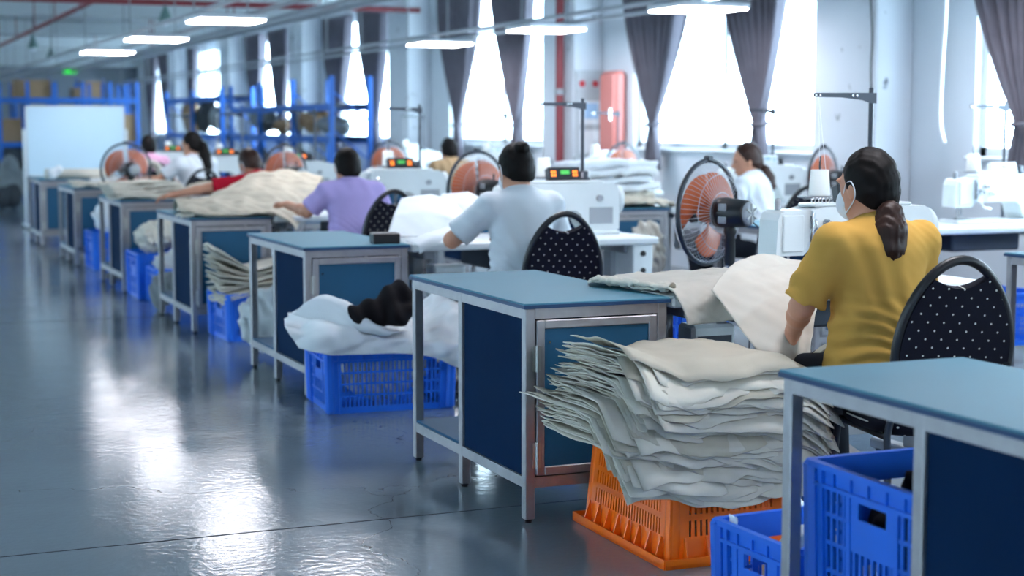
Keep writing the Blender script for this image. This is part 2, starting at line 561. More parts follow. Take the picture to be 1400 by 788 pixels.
for (wn, wa, wb) in (('wall_right', WX, WX + .25), ('wall_left', XL - .25, XL)):
    w = MB()
    w.box(wa, wb, YN, YB, 0, ZS); w.box(wa, wb, YN, YB, ZT, ZC)
    ed_ = edges if wn == 'wall_right' else edgesl
    for a, b in zip(ed_[0::2], ed_[1::2]):
        if b > a: w.box(wa, wb, a, b, ZS, ZT)
    struct(w.build(wn, 'wall_paint'), 'pale window wall' if wn == 'wall_right' else None)
# dark joint line across the floor (a sawn contraction joint)
for jy in (5.15, 11.4, 17.6):
    struct(MB().box(XL, WX, jy - .003, jy + .003, .0, .0012).build('floor_joint', 'shelf_dark'))
# pillars
for i, c in enumerate(WIN_C[:-1]):
    y = c + 2.83
    struct(MB().box(7.10, WX, y - .41, y + .41, 0, ZC, bev=.012).build('pillar', 'pillar_paint'), 'painted square pillar against the window wall')
    struct(MB().box(XL, 7.10, y - .2, y + .2, 3.05, ZC).build('ceiling_beam', 'ceiling_paint'))
struct(MB().box(XL, WX, YB - .7, YB - .3, 2.86, ZC).build('ceiling_beam', 'ceiling_paint'))
# windows
WSIDES = [(i, c, WX, 1) for i, c in enumerate(WIN_C)] + [(i + 9, c, XL, -1) for i, c in enumerate(WIN_L)]
for i, c, wx, sg in WSIDES:
    fr = MB(); x0, x1 = sorted((wx + sg * .06, wx + sg * .13))
    a, b = c - WHALF, c + WHALF
    fr.box(x0, x1, a, a + .06, ZS, ZT); fr.box(x0, x1, b - .06, b, ZS, ZT)
    fr.box(x0, x1, a, b, ZS, ZS + .06); fr.box(x0, x1, a, b, ZT - .06, ZT)
    fr.box(x0, x1, c - .035, c + .035, ZS, ZT)
    fr.box(x0, x1, a, b, 2.50, 2.57)
    win = struct(fr.build('window_%d' % (i + 1), 'window_frame_white'), 'white framed window with a transom')
    for (ya, yb) in ((a + .06, c - .035), (c + .035, b - .06)):
        for (za, zb) in ((ZS + .06, 2.50), (2.57, ZT - .06)):
            MB().box(wx + sg * .09 - .003, wx + sg * .09 + .003, ya, yb, za, zb).build('pane', 'window_glass', win)
    MB().box(min(wx - sg * .05, wx + sg * .06), max(wx - sg * .05, wx + sg * .06), a - .05, b + .05, ZS - .03, ZS, bev=.008).build('sill', 'window_frame_white', win)

# ------------------------------------------------------------------ curtains
CL = {2: ('the nearest window, by the loose white cable', 'the nearest window, its near end'), 3: ('the window beside the fire cabinet', 'the window beside the scuffed wired pillar'),
      4: ('the window past the red riser, its far half', 'the window past the red riser, its near half'), 5: ('the window before the long blue rack, its far half', 'the window before the long blue rack, its near half')}
def clab(i, h): return 'grey tied-back curtain at ' + CL[i][h] if i in CL else 'grey tied-back curtain at a farther window'
def make_curtain(yt0, yt1, ytie, seed, mirror, label):
    """grey drape gathered by a tie; y measured along the wall"""
    nu, nv = 64, 40
    s = np.linspace(0, 1, nu)[:, None]; z = np.linspace(3.02, .92, nv)[None, :]
    zt = 1.36
    t = np.clip((3.02 - z) / (3.02 - zt), 0, 1)
    t2 = np.clip((zt - z) / (zt - .92), 0, 1)
    c_top = (yt0 + yt1) / 2; wtop = (yt1 - yt0)
    g = np.where(z > zt, 1 - t ** 1.7, 0)
    wdt = .10 + (wtop - .10) * g + .17 * np.sin(np.clip(t2, 0, 1) * 1.57)
    cen = ytie + (c_top - ytie) * np.where(z > zt, 1 - t ** 1.35, 0)
    rs = np.random.RandomState(seed)
    ph = rs.uniform(0, 6.28)
    ple = np.sin(s * 2 * np.pi * 8.5 + ph + .8 * np.sin(s * 9 + ph))
    amp = .04 + .035 * g
    X = 7.28 + amp * ple * (1 + .2 * np.sin(z * 3 + ph)) + .05 * (1 - g) * np.cos((s - .5) * np.pi) - .02
    Y = cen + (s - .5) * wdt + .012 * np.cos(s * 2 * np.pi * 8.5 + ph)
    P = np.stack([X, Y, np.broadcast_to(z, X.shape)], -1)
    root = empty('curtain', (7.28, ytie, .92))
    off = np.array([7.28, ytie, .92])
    MB().sheet(P - off, .005).build('drape', 'curtain_cloth', root)
    ring = [(.085 * math.cos(a) + .0, .075 * math.sin(a), zt - .92 + .01 * math.cos(a)) for a in np.linspace(0, 2 * math.pi, 17)[:-1]]
    MB().tube(ring, .016, 6, closed=True).build('tie_band', 'curtain_cloth', root)
    tag(root, label, 'curtain', 'grey tied curtains along the window wall')
for i, c in enumerate(WIN_C):
    if i == 7: 
        make_curtain(c + .9, c + 1.64, c + 1.4, 900, 1, clab(9, 0))
        continue
    make_curtain(c + .27, c + 1.64, c + 1.0, i * 2 + 1, 1, clab(i, 0))
    make_curtain(c - 1.36, c - .2, c - .93, i * 2 + 2, -1, clab(i, 1))
    r = MB().tube([(7.27, c - 1.8, 3.04), (7.27, c + 1.8, 3.04)], .012, 8).build('curtain_rod', 'pipe_grey')
    tag(r, 'grey curtain rod over a window of the pale wall', 'curtain rod', 'rods over the windows')

# ------------------------------------------------------------------ ceiling services
def light_panel(x, y, row):
    root = empty('light_panel', (x, y, 2.25))
    b = MB()
    b.box(-.30, .30, -.30, .30, .012, .05, bev=.008)
    b.build('housing', 'lamp_body', root)
    MB().box(-.285, .285, -.285, .285, 0, .014).build('diffuser', 'lamp_diffuser', root)
    for sy in (-.18, .18):
        MB().box(-.31, .31, sy - .012, sy + .012, .05, .064).build('bracket', 'pipe_grey', root)
    lab = 'square white light panel on rails over the benches beside the aisle' if row == 0 else \
          'square white light panel on rails over the benches beside the windows'
    tag(root, lab, 'ceiling light', 'hanging square light panels')
ROWLX = [3.22, 6.36]
for k in range(-5, 3):
    light_panel(ROWLX[0], 14.12 + 3.3 * k, 0)
for k in range(-4, 3):
    light_panel(ROWLX[1], 11.32 + 2.95 * k, 1)
for row, x in enumerate(ROWLX):
    root = empty('lamp_rail', (x, 0, 2.32))
    for sx in (-.24, .24):
        MB().box(sx - .02, sx + .02, -5, 38, 0, .03).build('rail', 'pipe_grey', root)
    for k in range(0, 13):
        y = -2.2 + 3.3 * k
        for sx in (-.24, .24):
            MB().tube([(sx, y, .03), (sx, y, ZC - 2.32)], .008, 6).build('hanger_rod', 'pipe_grey', root)
    tag(root, 'pair of long grey rails carrying light panels over the ' + ('aisle-side benches' if row == 0 else 'window-side benches'), 'lamp rail')
def pipe(name, path, r, m, label, hang=()):
    root = empty(name, path[0])
    o = Vector(path[0])
    MB().tube([Vector(p) - o for p in path], r, 10).build('pipe_run', m, root)
    for p in hang:
        q = Vector(p) - o
        MB().tube([q, q + Vector((0, 0, ZC - p[2]))], .010, 6).build('hanger_rod', 'pipe_red', root)
        MB().lathe([(r * 1.25, -.02), (r * 1.25, .02)], 10, Matrix.Translation(q) @ Matrix.Rotation(R(90), 4, 'X')).build('clamp', 'pipe_grey', root)
    tag(root, label, 'pipe')
pipe('sprinkler_pipe', [(2.88, 19.4, 2.8), (2.88, 41.5, 2.8)], .030, 'pipe_red', 'dark red sprinkler pipe running lengthwise under the ceiling',
     [(2.88, y, 2.8) for y in (20.6, 23, 25.4, 28, 31, 34.5, 38)])
pipe('sprinkler_main', [(-5.5, 19.4, 2.8), (6.9, 19.4, 2.8)], .035, 'pipe_red', 'red sprinkler main crossing the hall under the ceiling',
     [(x, 19.4, 2.8) for x in (1.2, 3.7, 5.6)])
pipe('conduit', [(4.9, -4, 2.62), (4.9, 41, 2.62)], .025, 'pipe_grey', 'long grey conduit pipe under the ceiling between the two rows of lamps',
     [(4.9, y, 2.62) for y in (9, 15, 21, 27, 33)])
pipe('cable_tray', [(5.5, -4, 2.70), (5.5, 41, 2.70)], .04, 'pipe_grey', 'thick grey service pipe high under the ceiling near the windows',
     [(5.5, y, 2.70) for y in (12, 18, 24, 30)])
for (x, y) in ((3.95, 20.7), (3.98, 32.5), (3.2, 28.5)):
    root = empty('pendant_lamp', (x, y, 2.66))
    MB().lathe([(.085, 0), (.09, .01), (.06, .10), (.03, .16), (.03, .2), (.012, .21)], 16).build('shade', 'pendant_green', root)
    MB().tube([(0, 0, .2), (0, 0, ZC - 2.66)], .008, 6).build('cord', 'cable_dark', root)
    MB().lathe([(.0, -.06), (.035, -.04), (.045, 0), (.03, .03)], 12).build('bulb', 'paper_white', root)
    tag(root, 'small grey-green cone-shaped pendant lamp hanging from the ceiling', 'pendant lamp', 'green pendant lamps')
r = empty('exit_sign', (5.61, YB - .74, 2.66))
MB().box(-.17, .17, -.03, .03, 0, .15, bev=.01).build('housing', 'lamp_body', r)
MB().box(-.16, .16, -.034, -.03, .01, .14).build('lit_face', 'exit_green', r)
for sx in (-.12, .12): MB().tube([(sx, 0, .15), (sx, 0, .2)], .006, 6).build('bracket', 'pipe_grey', r)
tag(r, 'small glowing green exit sign under the back beam', 'exit sign')

# vertical red riser, notice board, fire cabinet, hanging cable
r = empty('riser_pipe', (7.03, 15.42, 0))
MB().tube([(0, 0, 0), (0, 0, ZC)], .045, 12).build('pipe_run', 'pipe_red', r)
for z in (.6, 1.7, 2.7): MB().lathe([(.055, z - .03), (.055, z + .03)], 12).build('clamp', 'pipe_grey', r)
tag(r, 'vertical red riser pipe beside a window-wall pillar', 'pipe')
r = empty('notice_board', (7.265, 15.20, 1.0))
MB().box(-.15, .15, -.02, .02, 0, .92, bev=.006).build('board', 'notice_grey', r)
for z in (.06, .36): MB().box(-.11, .11, -.026, -.02, z, z + .24).build('paper', 'paper_white', r)
for (x, z) in ((-.09, .78), (.06, .78)): MB().lathe([(.035, 0), (.035, .006)], 14, Matrix.Translation((x, -.02, z)) @ Matrix.Rotation(R(90), 4, 'X')).build('red_symbol', 'red_mark', r)
MB().box(-.06, .09, -.03, -.02, .42, .58).build('blue_sheet', 'blue_mark', r)
tag(r, 'grey notice board with two red symbols on the pillar by the red riser', 'notice board')
r = empty('fire_cabinet', (7.36, 14.83, 1.0))
MB().box(-.07, .07, -.19, .19, 0, .90, bev=.04).build('case', 'fire_red_veiled', r)
MB().box(-.077, -.07, -.15, .15, .05, .85).build('door', 'fire_red_veiled', r)
MB().box(-.10, -.077, -.13, -.10, .4, .52).build('handle', 'chrome', r)
tag(r, 'red wall-mounted fire cabinet beside the notice board', 'cabinet')
path = [(7.25, 9.35, 3.28), (7.24, 9.37, 2.7), (7.26, 9.38, 2.2), (7.26, 9.40, 1.8), (7.25, 9.40, 1.5), (7.23, 9.36, 1.33), (7.21, 9.29, 1.225)]
P = hanging([[p, p] for p in path], 30, 2)[:, 0]
tag(MB().tube([tuple(p) for p in P], .013, 8).build('hanging_cable', 'cable_white'), 'white cable hanging loose in front of the window wall', 'cable')
path = [(7.09, 10.02, 3.0), (7.06, 10.0, 2.4), (7.07, 9.98, 2.0), (7.03, 9.93, 1.80), (7.05, 9.95, 1.62), (7.08, 9.97, 1.4)]
P = hanging([[p, p] for p in path], 24, 2)[:, 0]
tag(MB().tube([tuple(p) for p in P], .008, 6).build('pillar_wire', 'cable_dark'), 'dark wire bowing off the corner of the scuffed pillar', 'cable')

# ------------------------------------------------------------------ workbench (steel frame, blue top, cabinet under the near half)
BW, BD, BH = .55, 1.163, .75
X1, X2 = 2.104, 5.06               # aisle edge of the two bench rows
YN0, STEP = 2.160, 2.7345          # near edge of the first bench, spacing
def make_bench():
    """origin: aisle-side near corner on the floor; x into the row, y away"""
    r = empty('workbench')
    MB().box(0, BW, 0, BD, BH - .014, BH, bev=.002).build('tabletop', 'bench_top_blue', r)
    MB().box(-.002, BW + .002, -.002, BD + .002, BH - .018, BH - .006).build('tabletop_edge', 'bench_top_edge', r)
    t = .036; i = .008
    xs = (i, BW - i - t); ys = (i, .605, BD - i - t)
    for x in xs:
        for y in ys:
            MB().box(x, x + t, y, y + t, .012, BH - .018, bev=.003).build('leg', 'galvanised_steel', r)
            MB().lathe([(.013, 0), (.013, .006), (.016, .008), (.016, .013)], 8, Matrix.Translation((x + t / 2, y + t / 2, 0))).build('foot', 'black_plastic', r)
    for x in xs:
        for (z0, z1) in ((BH - .018 - t, BH - .018), (.12, .12 + t)):
            for (ya, yb) in ((ys[0] + t, ys[1]), (ys[1] + t, ys[2])):
                MB().box(x + .001, x + t - .001, ya, yb, z0, z1).build('side_rail', 'galvanised_steel', r)
    for y in ys:
        for (z0, z1) in ((BH - .018 - t, BH - .018), (.12, .12 + t)):
            MB().box(xs[0] + t, xs[1], y + .001, y + t - .001, z0, z1).build('cross_rail', 'galvanised_steel', r)
    # cabinet panels
    MB().box(i + .012, i + .022, ys[0] + t, ys[1], .156, BH - .054).build('end_panel', 'bench_panel_navy', r)
    MB().box(BW - i - .022, BW - i - .012, ys[0] + t, ys[1], .156, BH - .054).build('end_panel', 'bench_panel_navy', r)
    MB().box(xs[0] + t, xs[1], ys[1] + .012, ys[1] + .022, .156, BH - .054).build('back_panel', 'bench_panel_navy', r)
    MB().box(xs[0] + .01, xs[1] + .01, ys[0] + .01, ys[1], .14, .15).build('cabinet_floor', 'bench_panel_teal', r)
    MB().box(xs[0] + .004, xs[1] + t - .004, ys[1] + t, ys[2] + .02, .157, .167).build('lower_shelf', 'bench_panel_teal', r)
    # door
    d = empty('door'); d.parent = r
    x0, x1, z0, z1 = xs[0] + t + .004, xs[1] - .004, .161, BH - .059
    f = .030
    y0, y1 = i - .004, i + .018
    fr = MB()
    fr.box(x0, x0 + f, y0, y1, z0, z1, bev=.003).box(x1 - f, x1, y0, y1, z0, z1, bev=.003)
    fr.box(x0 + f, x1 - f, y0, y1, z0, z0 + f, bev=.003).box(x0 + f, x1 - f, y0, y1, z1 - f, z1, bev=.003)
    fr.build('door_frame', 'galvanised_steel', d)
    MB().box(x0 + f - .004, x1 - f + .004, y0 + .008, y0 + .016, z0 + f - .004, z1 - f + .004).build('door_panel', 'bench_panel_teal', d)
    for hz in (.19, .52):
        h = MB().box(x0 - .016, x0 + .014, y0 - .004, y0 + .0, hz, hz + .085)
        h.tube([(x0 - .001, y0 - .006, hz - .003), (x0 - .001, y0 - .006, hz + .088)], .006, 8)
        h.build('hinge', 'hinge_steel', d)
    for (sx, sz) in ((x0 + .05, z1 - .075), (x1 - .035, z1 - .12)):
        MB().lathe([(.004, 0), (.004, .004)], 8, Matrix.Translation((sx, y0 + .008, sz)) @ Matrix.Rotation(R(90), 4, 'X')).build('screw', 'chrome', d)
    return r

# ------------------------------------------------------------------ sewing table, machine, thread stand
def make_sewing_table():
    r = empty('sewing_table')
    L, D = 1.40, .66
    MB().box(0, L, 0, D, .71, .75, bev=.008).build('tabletop', 'sewing_top_white', r)
    for x in (.10, L - .16):
        MB().box(x, x + .06, .08, .58, .02, .06, bev=.006).build('foot_bar', 'grey_plastic', r)
        MB().box(x + .005, x + .055, .28, .36, .06, .66, bev=.004).build('leg', 'grey_plastic', r)
        MB().box(x, x + .06, .10, .56, .66, .71, bev=.004).build('top_bar', 'grey_plastic', r)
        for y in (.12, .54):
            MB().lathe([(.02, 0), (.022, .02)], 10, Matrix.Translation((x + .03, y, 0))).build('caster', 'black_plastic', r)
    MB().box(.16, L - .16, .30, .34, .14, .18).build('stretcher', 'grey_plastic', r)
    MB().box(.45, .95, .10, .50, .60, .71, bev=.01).build('oil_pan', 'shelf_dark', r)
    Mx = Matrix.Translation((.70, .16, .10)) @ Matrix.Rotation(R(14), 4, 'X')
    MB().box(-.18, .18, -.12, .12, 0, .02, Mx, bev=.004).build('treadle', 'dark_metal', r)
    cb = MB().box(L - .14, L - .02, .03, .24, .52, .71, bev=.006).build('control_box', 'machine_white', r)
    for z in (.57, .66):
        MB().lathe([(.016, 0), (.014, .008)], 12, Matrix.Translation((L - .08, .03, z)) @ Matrix.Rotation(R(90), 4, 'X')).build('button', 'black_plastic', cb)
    MB().box(.18, .36, .18, .30, .42, .62, bev=.012).build('motor_box', 'machine_grey', r)
    MB().box(.20, .34, .176, .182, .46, .58).build('motor_plate', 'dark_metal', r)
    return r

def make_machine(body='machine_grey'):
    """origin: left end, centre, on the table. needle head at x=0, handwheel at x=.70; worker on the -y side"""
    r = empty('sewing_machine')
    MB().box(.0, .70, -.10, .10, 0, .022, bev=.006).build('bed', body, r)
    # head: tapered box, rounded
    hd = [(0, .10), (.006, .235), (.018, .262), (.04, .272), (.15, .272), (.15, .125), (.12, .10)]
    MB().prism(hd, -.065, .065, 'y').build('head', body, r)
    MB().box(.026, .118, -.074, -.064, .115, .255, bev=.004).build('face_cover', body, r)
    # arm with taper to the pillar
    arm = [(.15, .13), (.15, .272), (.19, .282), (.66, .282), (.69, .262), (.70, .22), (.70, .03), (.67, .022), (.52, .022), (.49, .06), (.47, .115), (.44, .135)]
    MB().prism(arm, -.085, .085, 'y').build('arm', body, r)
    MB().box(.17, .62, -.060, .060, .282, .296, bev=.006).build('arm_cover', body, r)
    MB().tube([(.065, 0, .115), (.065, 0, .022)], .007, 8).build('needle_bar', 'chrome', r)
    MB().tube([(.095, 0, .115), (.095, 0, .045)], .006, 8).build('presser_bar', 'chrome', r)
    MB().box(.055, .11, -.025, .02, .024, .034, bev=.003).build('presser_foot', 'chrome', r)
    MB().box(.03, .16, -.06, .06, .022, .025).build('needle_plate', 'chrome', r)
    Ty = Matrix.Rotation(R(90), 4, 'X')
    for (x, z, q) in ((.17, .19, .019), (.205, .225, .014), (.24, .18, .014)):
        MB().lathe([(q, 0), (q, .004), (.006, .006), (.006, .014), (q * .9, .016), (q * .9, .02), (.007, .022), (.007, .034)], 16,
                   Matrix.Translation((x, -.085, z)) @ Ty).build('tension_dial', 'chrome', r)
    MB().box(.148, .158, -.078, -.066, .15, .25).build('takeup_slot', 'black_plastic', r)
    MB().tube([(.153, -.08, .16), (.165, -.10, .20), (.16, -.085, .24)], .004, 6).build('takeup_lever', 'chrome', r)
    MB().tube([(.13, -.08, .12), (.135, -.10, .16), (.135, -.10, .235), (.15, -.085, .262)], .009, 8).build('thread_guard', 'clear_plastic', r)
    MB().lathe([(.012, 0), (.013, .03), (.011, .042), (.004, .045)], 12, Matrix.Translation((.045, 0, .272))).build('adjust_knob', 'grey_plastic', r)
    gd = MB()
    for k in range(6): gd.tube([(.17 + .016 * k, -.04, .296), (.17 + .016 * k, -.04, .312), (.174 + .016 * k, -.05, .316)], .003, 6)
    gd.build('thread_guide', 'chrome', r)
    MB().lathe([(.0, 0), (.04, 0), (.042, .012), (.03, .02), (.03, .05), (.0, .052)], 16, Matrix.Translation((.52, .0, .296))).build('bobbin_winder', 'dark_metal', r)
    MB().lathe([(.03, 0), (.075, .004), (.08, .015), (.08, .035), (.06, .045), (.0, .048)], 24, Matrix.Translation((.70, 0, .19)) @ Matrix.Rotation(R(90), 4, 'Y')).build('handwheel', body, r)
    MB().tube([(.16, -.085, .145), (.18, -.11, .10), (.23, -.11, .09)], .006, 6).build('knee_lever', 'chrome', r)
    MB().box(.52, .66, -.088, -.084, .06, .15, bev=.0).build('name_plate', 'grey_plastic', r)
    MB().lathe([(.02, 0), (.018, .012)], 14, Matrix.Translation((.58, -.085, .2)) @ Ty).build('stitch_dial', 'grey_plastic', r)
    # control panel tilted to the worker
    pc, sc_, kc = ('panel_dark', 'lcd_green', 'led_orange') if body == 'machine_grey' else ('machine_white', 'blue_mark', 'blue_mark')
    cp = empty('control_panel'); cp.parent = r
    cp.location = (.30, -.02, .296); cp.scale = (.8, 1, .85); cp.rotation_euler = (R(-18), 0, 0)
    MB().box(0, .24, -.02, .03, 0, .085, bev=.006).build('panel_case', pc, cp)
    MB().box(.09, .155, -.022, -.02, .035, .062).build('screen', sc_, cp)
    for x in (.02, .18):
        for q in range(4):
            MB().box(x + .02 * (q % 2), x + .02 * (q % 2) + .014, -.022, -.02, .022 + .022 * (q // 2), .036 + .022 * (q // 2)).build('key', kc, cp)
    return r

def make_stand():
    """thread stand: origin at post base on the table top"""
    r = empty('thread_stand')
    MB().lathe([(.03, 0), (.03, .01), (.014, .016)], 14).build('base_nut', 'dark_metal', r)
    MB().tube([(0, 0, 0), (0, 0, .745)], .010, 10).build('post', 'dark_metal', r)
    Pn = [(-.285, .706), (-.285, .722), (-.05, .724), (.016, .724), (.016, .682), (-.01, .682), (-.05, .694), (-.15, .704)]
    MB().prism(Pn, -.014, -.011, 'y').build('arm_bracket', 'dark_metal', r)
    for x in (-.275, -.255, -.10, -.08):
        MB().lathe([(.005, 0), (.005, .004)], 8, Matrix.Translation((x, -.014, .713)) @ Matrix.Rotation(R(90), 4, 'X')).build('eyelet', 'chrome', r)
    MB().box(-.30, .0, -.012, .012, .300, .306).build('tray_bar', 'grey_plastic', r)
    MB().lathe([(.0, .304), (.085, .304), (.09, .309), (.0, .312)], 24, Matrix.Translation((-.24, 0, 0))).build('tray', 'grey_plastic', r)
    MB().tube([(-.24, 0, .31), (-.24, 0, .47)], .004, 6).build('spool_pin', 'dark_metal', r)
    sp = MB().lathe([(.042, .312), (.044, .318), (.036, .412), (.034, .416), (.012, .417), (.012, .312)], 20, Matrix.Translation((-.24, 0, 0))).build('thread_cone', 'thread_white', r)
    MB().tube([(-.24, 0, .417), (-.26, -.01, .71)], .0012, 4).build('thread', 'thread_fine', r)
    MB().tube([(-.26, -.012, .71), (-.30, -.15, .33)], .0012, 4).build('thread', 'thread_fine', r)
    return r

# ------------------------------------------------------------------ chair (oval dotted back)
def make_chair():
    """origin on the floor under the seat centre; sitter faces +y, backrest at -y"""
    r = empty('stacking_chair')
    def egg(n, sx=1.0, sz=1.0):
        pts = []
        for k in range(n):
            a = 2 * math.pi * k / n
            x = math.cos(a); z = math.sin(a)
            wv = .196 * (1 - .18 * (z * .5 + .5) ** 2 - .12 * max(0, -z) ** 2)
            pts.append((x * wv * sx, z * .27 * sz))
        return pts
    tilt = Matrix.Translation((0, -.21, .675)) @ Matrix.Rotation(R(9), 4, 'X')
    b = empty('backrest'); b.parent = r; b.matrix_local = tilt
    MB().tube([(x, 0, z) for x, z in egg(48)], .015, 10, closed=True).build('back_frame', 'black_plastic', b)
    # dotted panel with a lens-shaped hand hole under the frame top
    pts = egg(72, .96, .96)                               # counter-clockwise from +x
    hw_ = .088
    zt_ = [z for x, z in pts if z > 0 and abs(x) > hw_]; zc_ = max(zt_)
    poly = []
    done = False
    for (x, z) in pts:
        if not (z > 0 and abs(x) < hw_): poly.append((x, z))
        elif not done:
            done = True
            for k in range(0, 13):
                u = k / 12; poly.append((hw_ * (1 - 2 * u), zc_ + .002 - .030 * math.sin(math.pi * u)))
    pn = MB().prism(poly, -.017, .022, 'y')
    pn.build('back_panel', 'dotted_navy_fabric', b)
    # seat
    st = []
    for k in range(40):
        a_ = 2 * math.pi * k / 40; ca, sa = math.cos(a_), math.sin(a_)
        st.append((.21 * abs(ca) ** .6 * (1 if ca > 0 else -1), .21 * abs(sa) ** .6 * (1 if sa > 0 else -1)))
    m = MB(); n = len(st); vs = []; fs = []
    prof = [(.94, .400), (1.0, .412), (1.02, .435), (.97, .458), (.75, .472), (.3, .478)]
    for (q, z) in prof: vs += [(x * q, y * q, z) for x, y in st]
    for i in range(len(prof) - 1):
        fs += [(i * n + k, i * n + (k + 1) % n, (i + 1) * n + (k + 1) % n, (i + 1) * n + k) for k in range(n)]
    fs.append(tuple(range((len(prof) - 1) * n, len(prof) * n))); fs.append(tuple(range(n))[::-1])
    m.raw(vs, fs, True).build('seat', 'dotted_navy_fabric', r)
    for sx in (-1, 1):
        MB().tube([(sx * .19, .18, .40), (sx * .21, .22, .02)], .012, 8).build('leg', 'dark_metal', r)
        MB().tube([(sx * .165, -.235, .62), (sx * .185, -.20, .50), (sx * .19, -.17, .40), (sx * .205, -.23, .02)], .012, 8).build('leg', 'dark_metal', r)
        MB().tube([(sx * .19, .18, .395), (sx * .19, -.17, .395)], .010, 8).build('seat_rail', 'dark_metal', r)
        for y in (.22, -.23): MB().lathe([(.016, 0), (.016, .025)], 8, Matrix.Translation((sx * (.21 if y > 0 else .205), y, 0))).build('foot_cap', 'black_plastic', r)
    MB().tube([(-.19, .18, .395), (.19, .18, .395)], .010, 8).build('cross_rail', 'dark_metal', r)
    return r

# ------------------------------------------------------------------ pedestal fan
def make_fan():
    """origin on the floor; air blows towards +y, motor on the -y side"""
    r = empty('pedestal_fan')
    zc = .955
    MB().lathe([(.0, 0), (.20, 0), (.205, .012), (.19, .028), (.06, .045), (.03, .06), (.0, .06)], 28).build('base', 'fan_ring_dark', r)
    MB().tube([(0, -.12, .05), (0, -.12, .55), (0, -.12, .74)], .014, 10).build('pole', 'chrome', r)
    MB().tube([(0, 0, .04), (0, -.12, .06)], .02, 8).build('pole_socket', 'fan_ring_dark', r)
    MB().lathe([(.02, .72), (.024, .74), (.022, .85), (.03, .87), (.026, .92), (.0, .925)], 14, Matrix.Translation((0, -.12, 0))).build('neck', 'black_plastic', r)
    T = Matrix.Translation((0, 0, zc)) @ Matrix.Rotation(R(-90), 4, 'X')      # local z -> +y
    mo = empty('motor'); mo.parent = r
    MB().lathe([(.0, -.215), (.055, -.215), (.06, -.205), (.064, -.15), (.07, -.10), (.066, -.055), (.03, -.045), (.0, -.045)], 24, T).build('motor_case', 'black_plastic', mo)
    MB().lathe([(.0, -.232), (.040, -.230), (.052, -.222), (.054, -.205), (.0, -.205)], 20, T).build('gear_cap', 'grey_plastic', mo)
    for k in range(6):
        a = k * math.pi / 3
        MB().box(-.004, .004, .008, .046, -.236, -.229, T @ Matrix.Rotation(a, 4, 'Z')).build('vent_rib', 'hinge_steel', mo)
    for (x0, z0) in ((-.03, .012), (-.03, -.045)):
        MB().box(.060, .074, -.14 + 0, -.10, zc + z0, zc + z0 + .032, bev=.004).build('label_plate', 'grey_plastic', mo)
        MB().box(-.074, -.060, -.14 + 0, -.10, zc + z0, zc + z0 + .032, bev=.004).build('label_plate', 'grey_plastic', mo)
    MB().tube([(0, -.15, zc + .066), (0, -.15, zc + .10)], .006, 8).build('oscillation_knob', 'black_plastic', mo)
    cg = empty('cage'); cg.parent = r
    Rr = .232
    MB().tube([(Rr * math.cos(a), 0, zc + Rr * math.sin(a)) for a in np.linspace(0, 2 * math.pi, 65)[:-1]], .011, 8, closed=True).build('ring', 'fan_ring_dark', cg)
    MB().box(-.022, .022, -.015, .015, zc + Rr - .005, zc + Rr + .022, bev=.006).build('clip', 'fan_ring_dark', cg)
    g = MB()
    for side, yc in ((-1, -.075), (1, .075)):
        for rr_, yy in ((.09, yc), (.17, yc * .85)):
            g.tube([(rr_ * math.cos(a), yy, zc + rr_ * math.sin(a)) for a in np.linspace(0, 2 * math.pi, 41)[:-1]], .0016, 4, closed=True)
        for k in range(60):
            a = 2 * math.pi * k / 60
            g.tube([(q * math.cos(a), yq, zc + q * math.sin(a)) for q, yq in ((.055, yc), (.17, yc * .85), (.213, yc * .5), (Rr, 0))], .0011, 4, cap=False)
    o = g.build('wire_grille', 'fan_wire', cg, fix=False); o['kind'] = 'stuff'
    MB().lathe([(.0, .078), (.05, .078), (.052, .086), (.0, .09)], 20, T).build('front_badge', 'fan_ring_dark', cg)
    ro = empty('rotor'); ro.parent = r
    MB().lathe([(.0, -.035), (.045, -.035), (.045, .03), (.03, .045), (.0, .05)], 20, T).build('hub', 'fan_orange', ro)
    for k in range(3):
        a0 = k * 2 * math.pi / 3 + .5
        G = np.zeros((14, 12, 3))
        for i, q in enumerate(np.linspace(.035, .205, 14)):
            wd = .45 + .42 * math.sin(min(1, (q - .035) / .15) * 1.57)
            for j, u in enumerate(np.linspace(-1, 1, 12)):
                qq = q if q < .18 else q - .03 * u * u * (q - .18) / .025
                a = a0 + u * wd + .5 * (q - .035)
                G[i, j] = (qq * math.cos(a), .030 * u * (1 - .3 * q / .2), zc + qq * math.sin(a))
        MB().sheet(G, .003).build('blade', 'fan_orange', ro)
    MB().tube([(0, -.21, zc - .02), (.02, -.26, zc - .06), (.03, -.22, zc - .3), (.03, -.2, .1), (.05, -.25, .01), (.2, -.35, .008)], .004, 6).build('power_cord', 'cable_dark', r)
    return r

